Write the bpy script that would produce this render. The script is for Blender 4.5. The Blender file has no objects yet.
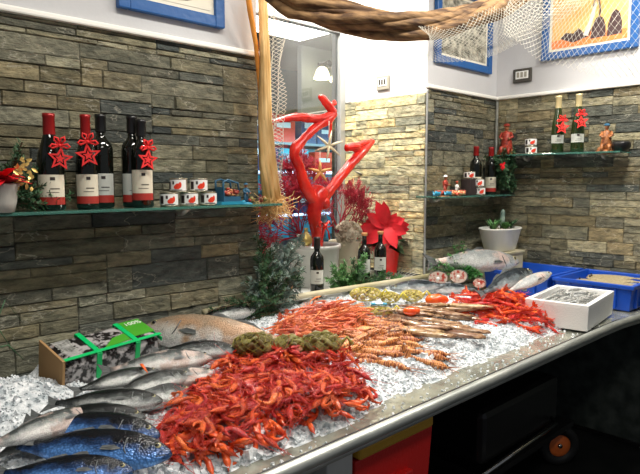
import bpy, math, random
from mathutils import Vector, Matrix, noise, Euler
random.seed(11)
R=random.random
def U(a,b): return a+(b-a)*R()
col=bpy.context.scene.collection
# ---------------------------------------------------------------- camera
FPX=590.0; H=1.57
YAW=math.radians(46.3); PIT=math.radians(-5.5)
FWD=Vector((math.cos(YAW)*math.cos(PIT),math.sin(YAW)*math.cos(PIT),math.sin(PIT)))
RGT=Vector((math.sin(YAW),-math.cos(YAW),0)); UPV=RGT.cross(FWD)
cd=bpy.data.cameras.new('camera'); cam=bpy.data.objects.new('camera',cd); col.objects.link(cam)
cd.sensor_width=36; cd.lens=FPX/640*36; cd.clip_start=.05; cd.clip_end=50
cam.matrix_world=Matrix((RGT,UPV,-FWD)).transposed().to_4x4()
cam.location=(0,0,H)
bpy.context.scene.camera=cam
def W(u,v,x=None,y=None,z=None):
    """where the sight line of a photo pixel meets a real plane of the room"""
    d=FWD+RGT*((u-320)/FPX)-UPV*((v-237)/FPX)
    t=x/d.x if x is not None else y/d.y if y is not None else (z-H)/d.z
    return Vector((0,0,H))+d*t
# ---------------------------------------------------------------- materials
def mat(name,color,rough=.5,metal=0,color2=None,scale=20,bump=0,bscale=None,spec=.5,trans=0,emit=None,estr=0,detail=4,stretch=(1,1,1),lo=.35,hi=.65,alpha=1,coat=0,sss=0,objrand=0,attr=None):
    m=bpy.data.materials.new(name); m.use_nodes=True; nt=m.node_tree; b=nt.nodes['Principled BSDF']
    def setc(x): b.inputs['Base Color'].default_value=(*x,1)
    setc(color)
    b.inputs['Roughness'].default_value=rough; b.inputs['Metallic'].default_value=metal
    b.inputs['Specular IOR Level'].default_value=spec; b.inputs['Transmission Weight'].default_value=trans
    b.inputs['Alpha'].default_value=alpha; b.inputs['Coat Weight'].default_value=coat
    if emit: b.inputs['Emission Color'].default_value=(*emit,1); b.inputs['Emission Strength'].default_value=estr
    if sss: b.inputs['Subsurface Weight'].default_value=sss; b.inputs['Subsurface Radius'].default_value=(.01,.01,.01)
    cs=None
    if color2 or bump or attr:
        tc=nt.nodes.new('ShaderNodeTexCoord'); mp=nt.nodes.new('ShaderNodeMapping'); nt.links.new(tc.outputs['Object'],mp.inputs[0]); mp.inputs['Scale'].default_value=stretch
        n=nt.nodes.new('ShaderNodeTexNoise'); n.inputs['Scale'].default_value=scale; n.inputs['Detail'].default_value=detail; nt.links.new(mp.outputs[0],n.inputs['Vector'])
    if color2:
        rp=nt.nodes.new('ShaderNodeValToRGB'); rp.color_ramp.elements[0].position=lo; rp.color_ramp.elements[1].position=hi
        rp.color_ramp.elements[0].color=(*color,1); rp.color_ramp.elements[1].color=(*color2,1)
        nt.links.new(n.outputs['Fac'],rp.inputs[0]); cs=rp.outputs[0]
    if objrand:
        oi=nt.nodes.new('ShaderNodeObjectInfo'); hs=nt.nodes.new('ShaderNodeHueSaturation')
        mr=nt.nodes.new('ShaderNodeMapRange'); mr.inputs[3].default_value=1-objrand; mr.inputs[4].default_value=1+objrand
        nt.links.new(oi.outputs['Random'],mr.inputs[0]); nt.links.new(mr.outputs[0],hs.inputs['Value'])
        m2=nt.nodes.new('ShaderNodeMapRange'); m2.inputs[3].default_value=.5-.02*objrand*2; m2.inputs[4].default_value=.5+.03*objrand*2
        nt.links.new(oi.outputs['Random'],m2.inputs[0]); nt.links.new(m2.outputs[0],hs.inputs['Hue'])
        if cs: nt.links.new(cs,hs.inputs['Color'])
        else: hs.inputs['Color'].default_value=(*color,1)
        cs=hs.outputs[0]
    if cs: nt.links.new(cs,b.inputs['Base Color'])
    if bump:
        n2=nt.nodes.new('ShaderNodeTexNoise'); n2.inputs['Scale'].default_value=bscale or scale*3; n2.inputs['Detail'].default_value=5; nt.links.new(mp.outputs[0],n2.inputs['Vector'])
        bp=nt.nodes.new('ShaderNodeBump'); bp.inputs['Strength'].default_value=min(1,bump); bp.inputs['Distance'].default_value=.004*max(1,bump)
        nt.links.new(n2.outputs['Fac'],bp.inputs['Height']); nt.links.new(bp.outputs[0],b.inputs['Normal'])
    return m
M={}
def stone_mat():
    m=bpy.data.materials.new('split stone'); m.use_nodes=True; nt=m.node_tree; b=nt.nodes['Principled BSDF']; N=nt.nodes.new; L=nt.links.new
    at=N('ShaderNodeAttribute'); at.attribute_name='Col'
    tc=N('ShaderNodeTexCoord'); mp=N('ShaderNodeMapping'); mp.inputs['Scale'].default_value=(1,1,2.6); L(tc.outputs['Object'],mp.inputs[0])
    n1=N('ShaderNodeTexNoise'); n1.inputs['Scale'].default_value=16; n1.inputs['Detail'].default_value=8; n1.inputs['Roughness'].default_value=.65; L(mp.outputs[0],n1.inputs['Vector'])
    rp=N('ShaderNodeValToRGB'); rp.color_ramp.elements[0].position=.34; rp.color_ramp.elements[0].color=(.3,.32,.3,1); rp.color_ramp.elements[1].position=.66; rp.color_ramp.elements[1].color=(1.35,1.3,1.2,1); L(n1.outputs['Fac'],rp.inputs[0])
    mx=N('ShaderNodeMix'); mx.data_type='RGBA'; mx.blend_type='MULTIPLY'; mx.inputs[0].default_value=.85; L(at.outputs['Color'],mx.inputs[6]); L(rp.outputs[0],mx.inputs[7])
    # pale mineral veins
    n2=N('ShaderNodeTexNoise'); n2.inputs['Scale'].default_value=4.5; n2.inputs['Detail'].default_value=5; L(mp.outputs[0],n2.inputs['Vector'])
    r2=N('ShaderNodeValToRGB'); e=r2.color_ramp.elements; e[0].position=.492; e[0].color=(0,0,0,1); e[1].position=.5; e[1].color=(1,1,1,1); e3=e.new(.508); e3.color=(0,0,0,1); L(n2.outputs['Fac'],r2.inputs[0])
    mu=N('ShaderNodeMath'); mu.operation='MULTIPLY'; mu.inputs[1].default_value=.55; L(r2.outputs[0],mu.inputs[0])
    mx2=N('ShaderNodeMix'); mx2.data_type='RGBA'; L(mu.outputs[0],mx2.inputs[0]); L(mx.outputs[2],mx2.inputs[6]); mx2.inputs[7].default_value=(.62,.58,.46,1)
    L(mx2.outputs[2],b.inputs['Base Color']); b.inputs['Roughness'].default_value=.62
    n3=N('ShaderNodeTexNoise'); n3.inputs['Scale'].default_value=38; n3.inputs['Detail'].default_value=9; n3.inputs['Roughness'].default_value=.7; L(mp.outputs[0],n3.inputs['Vector'])
    bp=N('ShaderNodeBump'); bp.inputs['Strength'].default_value=1; bp.inputs['Distance'].default_value=.016; L(n3.outputs['Fac'],bp.inputs['Height']); L(bp.outputs[0],b.inputs['Normal'])
    return m
M['stone']=stone_mat()
M['mortar']=mat('dark joint',(.10,.095,.08),.9)
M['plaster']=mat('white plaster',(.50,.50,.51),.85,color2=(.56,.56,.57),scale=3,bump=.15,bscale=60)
M['litplaster']=mat('plaster with painted niche light',(.82,.81,.78),.85)  # lighter copy of the plaster, with the niche light painted in
M['trim']=mat('cream moulding',(.9,.88,.82),.4)
M['shadedwall']=mat('wall with painted shade',(.02,.028,.024),.6,color2=(.07,.085,.075),scale=12,bump=.4)  # shade below counter height painted into the wall colour
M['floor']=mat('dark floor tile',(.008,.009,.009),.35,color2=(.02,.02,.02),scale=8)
M['steel']=mat('stainless steel',(.34,.36,.34),.45,.75,color2=(.52,.54,.5),scale=7,bump=.2,bscale=30,stretch=(1,3,3))
M['wetsteel']=mat('wet steel ledge',(.30,.31,.26),.18,.55,color2=(.55,.56,.46),scale=14,bump=.7,bscale=40)
M['darkmetal']=mat('dark metal',(.03,.03,.03),.4,.6)
M['silverfry']=mat('silver fry skin',(.25,.27,.27),.2,.5,color2=(.8,.8,.78),scale=5,stretch=(1,3,1))
M['blackplastic']=mat('black plastic',(.006,.006,.007),.35)
M['chrome']=mat('chrome',(.5,.5,.48),.15,1)
M['ice']=mat('crushed ice',(.42,.47,.50),.22,color2=(.88,.90,.92),scale=45,bump=1,bscale=110,detail=6)
M['glass']=mat('shelf glass',(.12,.35,.28),.05,trans=.6,spec=.6)
M['pane']=mat('window glass',(.95,.98,.98),0,trans=1)
M['bottle']=mat('dark bottle glass',(.004,.005,.003),.06,coat=.5)
M['greenbottle']=mat('green bottle glass',(.02,.035,.008),.06,coat=.5)
M['redcap']=mat('red capsule',(.32,.012,.012),.3,.3)
M['blackcap']=mat('black capsule',(.01,.01,.01),.3)
M['paper']=mat('cream label paper',(.72,.66,.52),.6)
M['redband']=mat('red label band',(.4,.03,.02),.5)
M['greylabel']=mat('grey label paper',(.55,.57,.52),.6)
M['ink']=mat('dark print',(.03,.02,.02),.6)
M['goldcap']=mat('pale gold capsule',(.72,.6,.32),.35,.4)
M['felt']=mat('red felt',(.85,.03,.03),.8,bump=.4,bscale=200)
M['tin']=mat('tin metal',(.55,.52,.4),.25,.9)
M['white']=mat('white print',(.85,.85,.82),.5)
M['redink']=mat('red print',(.75,.04,.01),.5)
M['foliage']=mat('dark needles',(.015,.055,.02),.6,color2=(.07,.17,.07),scale=60)
M['foliage2']=mat('bright needles',(.03,.13,.03),.5,color2=(.14,.34,.1),scale=60)
M['blueneedle']=mat('frosted needles',(.05,.1,.09),.6,color2=(.25,.33,.27),scale=50)
M['goldleaf']=mat('gold leaf',(.75,.5,.15),.3,.6)
M['wood']=mat('brown twig',(.1,.06,.03),.8)
M['coral']=mat('red lacquered branch',(.55,.01,.006),.22,color2=(.85,.03,.015),scale=14,bump=.6,bscale=30,coat=.4)
M['fan']=mat('crimson sea fan',(.28,.006,.02),.5,color2=(.55,.02,.05),scale=30)
M['starfish']=mat('pale starfish',(.72,.62,.42),.7,bump=1,bscale=120)
M['starfish2']=mat('orange starfish',(.7,.35,.12),.7,bump=1,bscale=120)
M['starfish3']=mat('grey starfish',(.16,.15,.12),.7,color2=(.4,.38,.3),scale=40,bump=1,bscale=120)
M['net']=mat('white net cord',(.75,.72,.62),.8)
M['tannet']=mat('tan net',(.62,.36,.12),.85,color2=(.85,.58,.26),scale=30,bump=1,bscale=90,stretch=(1,1,.25))
M['brownrope']=mat('brown rolled net',(.07,.03,.008),.8,color2=(.30,.17,.07),scale=26,bump=1,bscale=60,stretch=(.25,1,1.6),lo=.38,hi=.6)
M['orangerope']=mat('orange rope',(.8,.3,.04),.7,bump=1,bscale=80)
M['blueframe']=mat('blue painted frame',(.008,.09,.30),.4,bump=.3,bscale=40)
M['mount']=mat('cream mount',(.8,.75,.62),.7)
M['artorange']=mat('orange print',(.75,.38,.1),.6,color2=(.9,.6,.22),scale=6)
M['artdark']=mat('dark print shape',(.06,.03,.03),.6)
M['artsand']=mat('sand print',(.85,.25,.06),.6)
M['artgrey']=mat('grey print',(.08,.08,.06),.6,color2=(.55,.52,.42),scale=28,detail=6)
M['ceramic']=mat('white glazed pot',(.78,.77,.72),.3,bump=.1,bscale=30)
M['zinc']=mat('pale zinc',(.55,.56,.53),.4,.3,color2=(.72,.72,.68),scale=6)
M['beige']=mat('beige pot',(.55,.48,.36),.6,color2=(.42,.38,.26),scale=5)
M['redpot']=mat('red pot',(.8,.01,.01),.35)
M['bract']=mat('red bracts',(.9,.015,.03),.5,color2=(.7,.01,.02),scale=20)
M['leaf']=mat('dark leaf',(.01,.05,.012),.45)
M['whitecoral']=mat('white coral',(.78,.72,.58),.8,color2=(.45,.38,.28),scale=50,bump=1,bscale=100)
M['gold']=mat('gold ribbon',(.6,.45,.15),.35,.7)
M['cork']=mat('cork',(.55,.25,.1),.8)
M['shell']=mat('grey shell',(.3,.31,.29),.5,color2=(.6,.6,.56),scale=30,bump=.8)
M['palm']=mat('dried palm',(.25,.26,.23),.8,color2=(.5,.5,.45),scale=40)
M['styro']=mat('white foam',(.80,.80,.78),.8,bump=.5,bscale=150)
M['blue']=mat('blue crate plastic',(.004,.065,.45),.35)
M['redbin']=mat('red plastic',(.6,.012,.01),.45,bump=.3,bscale=100)
M['yellowlid']=mat('yellow board',(.55,.3,.02),.5,bump=.3,bscale=60)
M['greenstrap']=mat('green strap',(.0,.5,.13),.4)
M['greenprint']=mat('green print',(.06,.33,.02),.4)
M['film']=mat('grey printed film',(.015,.013,.013),.22,color2=(.42,.40,.40),scale=42,detail=7,bump=.6,bscale=30,lo=.46,hi=.58)
M['card']=mat('brown cardboard',(.38,.22,.09),.8)
M['textprint']=mat('pale lettering',(.9,.92,.85),.5)
M['rubber']=mat('black rubber',(.008,.008,.008),.6)
M['orangehub']=mat('orange wheel hub',(.75,.16,.03),.45)
M['lamp']=mat('lit lamp panel',(1,1,1),.5,emit=(1,.96,.88),estr=6)
M['warmlamp']=mat('lit warm shade',(1,1,1),.5,emit=(1,.85,.5),estr=6)
M['cyan']=mat('backlit turquoise panel',(.1,.5,.6),.5,emit=(.01,.25,.42),estr=.6)
M['neon']=mat('blue white tube',(1,1,1),.5,emit=(.5,.7,1),estr=3)
M['greywall']=mat('grey panel',(.20,.22,.22),.7)
M['farceil']=mat('dark ceiling',(.06,.07,.075),.7)
M['teal']=mat('teal back wall',(.02,.06,.07),.6)
M['tealbox']=mat('turquoise carton',(.03,.35,.42),.5)
M['navybox']=mat('navy carton',(.02,.04,.12),.5)
M['frame']=mat('grey window frame',(.42,.43,.42),.35,.3)
M['rimwood']=mat('cream rounded rim',(.36,.32,.18),.45,color2=(.55,.5,.36),scale=9,stretch=(.3,1,1))
M['eyew']=mat('fish eye ring',(.42,.38,.2),.2)
M['eyeb']=mat('fish pupil',(.005,.005,.005),.05)
M['fin']=mat('fin membrane',(.04,.045,.045),.4,color2=(.14,.15,.15),scale=50,stretch=(.3,3,1))
def fish_mat(name,back,side,belly,rough=.22,vs=85,yb=.25,patch=None,spec=.6,metal=.35):
    m=bpy.data.materials.new(name); m.use_nodes=True; nt=m.node_tree; b=nt.nodes['Principled BSDF']; N=nt.nodes.new; L=nt.links.new
    tc=N('ShaderNodeTexCoord'); sp=N('ShaderNodeSeparateXYZ'); L(tc.outputs['Object'],sp.inputs[0])
    no=N('ShaderNodeTexNoise'); no.inputs['Scale'].default_value=9; no.inputs['Detail'].default_value=6; L(tc.outputs['Object'],no.inputs['Vector'])
    ad=N('ShaderNodeMath'); ad.operation='MULTIPLY_ADD'; ad.inputs[1].default_value=.16; L(no.outputs['Fac'],ad.inputs[0]); L(sp.outputs['Y'],ad.inputs[2])
    mr=N('ShaderNodeMapRange'); mr.inputs[1].default_value=-.05; mr.inputs[2].default_value=.2; L(ad.outputs[0],mr.inputs[0])
    rp=N('ShaderNodeValToRGB'); e=rp.color_ramp.elements; e[0].position=.28; e[0].color=(*belly,1); e[1].position=.66; e[1].color=(*back,1); x=e.new(.46); x.color=(*side,1); L(mr.outputs[0],rp.inputs[0])
    cs=rp.outputs[0]
    if patch:
        n4=N('ShaderNodeTexNoise'); n4.inputs['Scale'].default_value=7; n4.inputs['Detail'].default_value=3; L(tc.outputs['Object'],n4.inputs['Vector'])
        r4=N('ShaderNodeValToRGB'); r4.color_ramp.elements[0].position=.5; r4.color_ramp.elements[1].position=.62; L(n4.outputs['Fac'],r4.inputs[0])
        mx=N('ShaderNodeMix'); mx.data_type='RGBA'; L(r4.outputs[0],mx.inputs[0]); L(cs,mx.inputs[6]); mx.inputs[7].default_value=(*patch,1); cs=mx.outputs[2]
    vo=N('ShaderNodeTexVoronoi'); vo.inputs['Scale'].default_value=vs; mp=N('ShaderNodeMapping'); mp.inputs['Scale'].default_value=(.75,1,.4); L(tc.outputs['Object'],mp.inputs[0]); L(mp.outputs[0],vo.inputs['Vector'])
    r5=N('ShaderNodeMapRange'); r5.inputs[1].default_value=.0; r5.inputs[2].default_value=.7; r5.inputs[3].default_value=1.2; r5.inputs[4].default_value=.62; L(vo.outputs['Distance'],r5.inputs[0])
    mx3=N('ShaderNodeMix'); mx3.data_type='RGBA'; mx3.blend_type='MULTIPLY'; mx3.inputs[0].default_value=1; L(cs,mx3.inputs[6]); L(r5.outputs[0],mx3.inputs[7]); L(mx3.outputs[2],b.inputs['Base Color'])
    bp=N('ShaderNodeBump'); bp.inputs['Strength'].default_value=.5; bp.inputs['Distance'].default_value=.003; bp.invert=True; L(vo.outputs['Distance'],bp.inputs['Height']); L(bp.outputs[0],b.inputs['Normal'])
    b.inputs['Roughness'].default_value=rough; b.inputs['Metallic'].default_value=metal; b.inputs['Specular IOR Level'].default_value=spec
    return m
M['bass']=fish_mat('sea bass skin',(.008,.011,.012),(.07,.08,.08),(.6,.62,.6),vs=120)
M['bluelit']=fish_mat('bass skin with painted blue light',(.004,.006,.01),(.025,.07,.2),(.16,.42,1.0))  # blue light at the near end, painted into the silver bass skin
M['bigfish']=fish_mat('pink brown skin',(.42,.30,.2),(.74,.66,.58),(.9,.86,.82),patch=(.55,.34,.2),vs=200,metal=.1)
M['bright']=fish_mat('bright silver skin',(.42,.45,.45),(.75,.77,.75),(.95,.93,.9),patch=(.8,.62,.55),vs=200,metal=.05)
M['silver']=fish_mat('silver skin',(.07,.085,.085),(.33,.35,.34),(.85,.83,.8),patch=(.62,.5,.45),vs=190)
M['mackerel']=fish_mat('mackerel skin',(.01,.02,.03),(.25,.3,.32),(.8,.81,.8),vs=190)
M['sole']=mat('brown flatfish skin',(.28,.22,.12),.4,color2=(.5,.42,.26),scale=30,bump=.4)
def prawn_mat(name,c1,c2,stripe=None):
    m=mat(name,c1,.24,color2=c2,scale=26,detail=6,bump=.8,bscale=120,objrand=.3,coat=.3)
    return m
M['prawn']=prawn_mat('cooked red shell',(.46,.008,.003),(.95,.12,.035))
M['prawnleg']=mat('red legs',(.55,.02,.008),.35)
M['prawn2']=prawn_mat('bright red shell',(.66,.02,.006),(.98,.11,.03))
M['lang']=prawn_mat('orange pink shell',(.62,.05,.015),(.92,.30,.14))
M['tiger']=mat('banded brown shell',(.22,.035,.01),.3,color2=(.72,.30,.10),scale=9,stretch=(5,.4,.4),lo=.44,hi=.54,bump=.4,objrand=.2)
M['squid']=mat('squid skin',(.13,.045,.02),.22,color2=(.45,.28,.16),scale=9,detail=5,bump=.2,coat=.6,objrand=.3)
M['clam']=mat('clam shell',(.25,.16,.05),.4,color2=(.68,.58,.3),scale=60,bump=.5,objrand=.35)
M['mussel']=mat('dark shell',(.04,.03,.012),.3,color2=(.34,.27,.08),scale=50,bump=.6,objrand=.3)
M['darknet']=mat('olive net bag',(.28,.25,.04),.5)
M['bagnet']=mat('yellow net bag',(.62,.52,.05),.5)
M['roe']=mat('orange roe',(.9,.14,.01),.2,color2=(.75,.06,.01),scale=20,bump=.5,coat=.6)
M['flesh']=mat('fish flesh',(.62,.50,.42),.3,color2=(.42,.05,.03),scale=55,lo=.48,hi=.6)
M['parsley']=mat('parsley',(.02,.12,.02),.5,color2=(.06,.25,.05),scale=60)
M['clothw']=mat('white wrap',(.42,.40,.36),.7,bump=.8,bscale=20)
M['figskin']=mat('painted skin',(.4,.16,.07),.5)
M['figbrown']=mat('painted brown',(.10,.03,.01),.5,color2=(.5,.18,.05),scale=60)
M['figred']=mat('painted red',(.18,.015,.01),.5,color2=(.5,.06,.03),scale=70)
M['figblue']=mat('painted blue',(.02,.1,.18),.5)
M['toyblue']=mat('toy blue',(.02,.25,.4),.4)
M['goods']=mat('tiny painted goods',(.7,.06,.03),.5,color2=(.8,.6,.3),scale=90,lo=.48,hi=.52)
M['switch']=mat('beige switch plate',(.35,.33,.27),.4)
M['switchdark']=mat('dark switch frame',(.06,.055,.045),.4)
# ---------------------------------------------------------------- mesh builder
class MB:
    def __init__(s): s.v=[];s.f=[];s.m=[];s.sm=[];s.c=None
    def add(s,vs,fs,mi=0,smooth=False,T=None):
        b=len(s.v)
        s.v+= [T@Vector(v) for v in vs] if T else [Vector(v) for v in vs]
        for f in fs: s.f.append([b+i for i in f]); s.m.append(mi); s.sm.append(smooth)
        return s
    def box(s,c,d,mi=0,T=None,rz=0):
        x,y,z=[q/2 for q in d]; vs=[(i*x,j*y,k*z) for i in(-1,1) for j in(-1,1) for k in(-1,1)]
        M_=Matrix.Translation(c)@Matrix.Rotation(rz,4,'Z')
        if T: M_=T@M_
        return s.add(vs,[(0,1,3,2),(4,6,7,5),(0,4,5,1),(2,3,7,6),(0,2,6,4),(1,5,7,3)],mi,False,M_)
    def tube(s,pts,rad,n=8,mi=0,cap=True,flat=None,T=None,smooth=True):
        pts=[Vector(p) for p in pts]
        if not isinstance(rad,(list,tuple)): rad=[rad]*len(pts)
        vs=[];fs=[];up=None
        for i,p in enumerate(pts):
            t=(pts[min(i+1,len(pts)-1)]-pts[max(i-1,0)])
            if t.length<1e-9: t=Vector((0,0,1))
            t.normalize()
            if up is None:
                up=Vector((0,0,1)) if abs(t.z)<.9 else Vector((1,0,0))
            a=t.cross(up)
            if a.length<1e-6: a=t.orthogonal()
            a.normalize(); b=a.cross(t).normalized(); up=b
            ra=rad[i]; rb=ra*(flat if flat else 1)
            if flat and isinstance(flat,(list,tuple)): rb=ra*flat[i]
            for k in range(n):
                q=2*math.pi*k/n; vs.append(p+a*math.cos(q)*ra+b*math.sin(q)*rb)
        for i in range(len(pts)-1):
            for k in range(n):
                k2=(k+1)%n; fs.append((i*n+k,i*n+k2,(i+1)*n+k2,(i+1)*n+k))
        if cap: fs.append(tuple(range(n-1,-1,-1))); fs.append(tuple((len(pts)-1)*n+k for k in range(n)))
        return s.add(vs,fs,mi,smooth,T)
    def lathe(s,prof,n=20,mi=0,T=None,a0=0,a1=2*math.pi,smooth=True):
        vs=[];fs=[];full=abs(a1-a0-2*math.pi)<1e-6; c=n if full else n+1
        for r,z in prof:
            for k in range(c):
                q=a0+(a1-a0)*k/n; vs.append((r*math.cos(q),r*math.sin(q),z))
        for i in range(len(prof)-1):
            for k in range(n):
                k2=(k+1)%c; fs.append((i*c+k,i*c+k2,(i+1)*c+k2,(i+1)*c+k))
        return s.add(vs,fs,mi,smooth,T)
    def ball(s,c,r,n=8,mi=0,T=None,sc=(1,1,1)):
        p=[(max(1e-4,r*math.sin(math.pi*i/n)),-r*math.cos(math.pi*i/n)) for i in range(n+1)]
        Q=Matrix.Translation(c)@Matrix.Diagonal((*sc,1))
        if T: Q=T@Q
        return s.lathe(p,n+2,mi,Q)
    def prism(s,poly,t,mi=0,T=None):
        n=len(poly); vs=[(x,y,0) for x,y in poly]+[(x,y,t) for x,y in poly]
        fs=[tuple(range(n-1,-1,-1)),tuple(range(n,2*n))]+[(i,(i+1)%n,n+(i+1)%n,n+i) for i in range(n)]
        return s.add(vs,fs,mi,False,T)
    def leaf(s,base,d,up,L,w,mi=0,bend=.2,seg=4):
        base=Vector(base); d=Vector(d).normalized(); side=d.cross(Vector(up))
        if side.length<1e-4: side=d.orthogonal()
        side.normalize(); u=side.cross(d)
        vs=[];
        for i in range(seg+1):
            t=i/seg; ww=w*math.sin(math.pi*min(1,t*.9+.06))**.8*(1 if t<.99 else .05)
            c=base+d*L*t-u*bend*L*t*t
            vs+=[c-side*ww+u*ww*.25,c,c+side*ww+u*ww*.25]
        fs=[]
        for i in range(seg):
            for k in range(2): fs.append((i*3+k,i*3+k+1,i*3+k+4,i*3+k+3))
        return s.add(vs,fs,mi,True)
    def mesh(s,name,mats):
        me=bpy.data.meshes.new(name); me.from_pydata([tuple(v) for v in s.v],[],s.f)
        me.polygons.foreach_set('material_index',s.m); me.polygons.foreach_set('use_smooth',s.sm)
        for m in (mats if isinstance(mats,(list,tuple)) else [mats]): me.materials.append(M[m] if isinstance(m,str) else m)
        if s.c:
            ca=me.color_attributes.new('Col','FLOAT_COLOR','POINT')
            ca.data.foreach_set('color',[q for c in s.c for q in (*c,1)])
        me.update(); return me
    def build(s,name,mats,parent=None,bevel=0,loc=None,rot=None):
        o=bpy.data.objects.new(name,s.mesh(name,mats)); col.objects.link(o)
        if parent: o.parent=parent
        if loc is not None: o.location=loc
        if rot is not None: o.rotation_euler=rot
        if bevel:
            b=o.modifiers.new('b','BEVEL'); b.width=bevel; b.segments=2; b.limit_method='ANGLE'
        return o
def tag(o,label=None,cat=None,group=None,kind=None):
    if label: o['label']=label
    if cat: o['category']=cat
    if group: o['group']=group
    if kind: o['kind']=kind
    return o
def struct(o,label=None,cat=None): o['kind']='structure'; return tag(o,label,cat)
def empty(name,loc,label=None,cat=None,group=None,rot=(0,0,0),scale=None):
    o=bpy.data.objects.new(name,None); col.objects.link(o); o.location=loc; o.rotation_euler=rot; o.empty_display_size=.02
    if scale: o.scale=(scale,)*3
    return tag(o,label,cat,group)
def copy_tree(o,parent=None):
    c=o.copy(); col.objects.link(c)
    if parent: c.parent=parent
    for ch in list(o.children): copy_tree(ch,c)
    return c
# ---------------------------------------------------------------- room
Y0=2.12; X1=1.64; X2=2.89; X3=3.68; ZS=2.11; YW=2.80; ZC=3.0
def srgb(r,g,b): return tuple((c/255)**2.2 for c in (r*.965,g*1.0,b*1.02))
STONES=[srgb(*[q*1.14 for q in c]) for c in ((130,124,106),(118,114,98),(108,104,90),(128,120,98),(112,108,94),(92,92,84),(142,128,100),(150,142,120),(104,98,80),(84,86,82),(122,112,90),(134,128,110),(70,74,72),(118,108,84))]
def stones(mb,org,sd,nrm,L,z0,z1,tint=(1,1,1)):
    org=Vector(org); sd=Vector(sd); nrm=Vector(nrm); up=Vector((0,0,1))
    if mb.c is None: mb.c=[(0,0,0)]*len(mb.v)
    z=z0
    while z<z1-.001:
        ph=.15 if z1-z>.21 else z1-z
        s=-U(0,.6)
        while s<L:
            pl=.6; k=random.choice((2,3,3,4)); hs=[U(.7,1.5) for _ in range(k)]; t=sum(hs); zz=z
            for h in hs:
                h=h/t*ph; a=s
                while a<s+pl-.001:
                    l=min(U(.10,.38),s+pl-a)
                    if s+pl-a-l<.06: l=s+pl-a
                    a0=max(a,0); a1=min(a+l,L)
                    if a1-a0>.012: stone(mb,org,sd,nrm,up,a0,a1,zz,zz+h,tint)
                    a+=l
                zz+=h
            s+=pl
        z+=ph
def stone(mb,org,sd,nrm,up,a0,a1,b0,b1,tint):
    if b1-b0<.008: return
    g=.0007; a0+=g;a1-=g;b0+=g;b1-=g
    L=a1-a0;Hh=b1-b0; nx=max(2,int(L/.016)); nz=max(2,int(Hh/.014))
    xs=[a0]+[a0+.003+(L-.006)*i/nx for i in range(nx+1)]+[a1]
    zs=[b0]+[b0+.003+(Hh-.006)*i/nz for i in range(nz+1)]+[b1]
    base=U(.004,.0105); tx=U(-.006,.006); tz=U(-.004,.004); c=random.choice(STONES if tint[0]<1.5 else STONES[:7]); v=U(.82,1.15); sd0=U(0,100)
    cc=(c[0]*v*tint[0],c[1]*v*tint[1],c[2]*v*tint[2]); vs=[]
    for j,zv in enumerate(zs):
        for i,xv in enumerate(xs):
            e=i in(0,len(xs)-1) or j in(0,len(zs)-1)
            if e: d=0.001
            else:
                n=noise.noise(Vector((xv*22,zv*46,sd0)))+.5*noise.noise(Vector((xv*60,zv*90,sd0)))
                st=math.floor(n*3)/3
                d=max(.003,base+tx*((xv-a0)/L-.5)+tz*((zv-b0)/Hh-.5)+.0045*(.4*n+.8*st))
            vs.append(org+sd*xv+up*zv+nrm*d)
            mb.c.append(cc)
    w=len(xs)
    mb.add(vs,[(j*w+i,j*w+i+1,(j+1)*w+i+1,(j+1)*w+i) for j in range(len(zs)-1) for i in range(w-1)],0,False)
def fillc(mb):
    mb.c+= [(.1,.1,.1)]*(len(mb.v)-len(mb.c))
# left wall (x -1.2 .. 1.64)
mb=MB(); stones(mb,(X1,Y0,0),(-1,0,0),(0,-1,0),2.6,.85,ZS)
mb.box(((X1-1.2)/2,Y0+.05,1.05),(X1+1.2,.099,2.1),1); mb.box(((X1-1.2)/2,Y0+.05,(ZS+ZC)/2),(X1+1.2,.1,ZC-ZS+.02),2); fillc(mb)
struct(mb.build('wall_back',['stone','mortar','plaster']))
# wall right of the niche
mb=MB(); stones(mb,(X3,Y0,0),(-1,0,0),(0,-1,0),X3-X2,.85,ZS)
mb.box(((X2+X3)/2+.05,Y0+.4,1.05),(X3-X2+.08,.798,2.1),1); mb.box(((X2+X3)/2+.05,Y0+.4,(ZS+ZC)/2),(X3-X2+.08,.8,ZC-ZS+.02),2)
# niche side, facing -x
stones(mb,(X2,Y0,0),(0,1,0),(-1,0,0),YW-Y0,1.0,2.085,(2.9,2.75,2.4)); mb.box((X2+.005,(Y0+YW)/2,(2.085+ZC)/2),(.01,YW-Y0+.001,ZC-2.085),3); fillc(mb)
struct(mb.build('wall_niche',['stone','mortar','plaster','litplaster']))
# right wall
mb=MB(); stones(mb,(X3,Y0,0),(0,-1,0),(-1,0,0),2.3,.9,ZS,(1.06,1.0,.9))
mb.box((X3+.05,Y0-1.4,1.05),(.099,2.8,2.1),1); mb.box((X3+.05,Y0-1.4,(ZS+ZC)/2),(.1,2.8,ZC-ZS+.02),2)
mb.box((X3-.006,Y0-1.4,.45),(.014,2.8,.9),3); fillc(mb)  # lower wall strip carrying the painted shade
struct(mb.build('wall_right',['stone','mortar','plaster','shadedwall']))
mb=MB(); mb.box((1.3,1.0,-.05),(5.4,4.4,.1)); struct(mb.build('floor','floor'))
mb=MB(); mb.box((1.3,1.0,ZC+.05),(5.4,4.4,.1)); struct(mb.build('ceiling','plaster'))
def mould(name,a,b,w=.03,h=.022,m='trim'):
    mb=MB(); c=(Vector(a)+Vector(b))/2; d=Vector(b)-Vector(a)
    mb.box(c,(abs(d.x)+w,abs(d.y)+w,h) if abs(d.z)<.01 else (w,w,abs(d.z))); return struct(mb.build(name,m,bevel=.006))
mould('trim_1',(-1.2,Y0-.012,ZS+.008),(X1,Y0-.012,ZS+.008))
mould('trim_2',(X2,Y0-.012,ZS+.008),(X3-.02,Y0-.012,ZS+.008))
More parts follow.
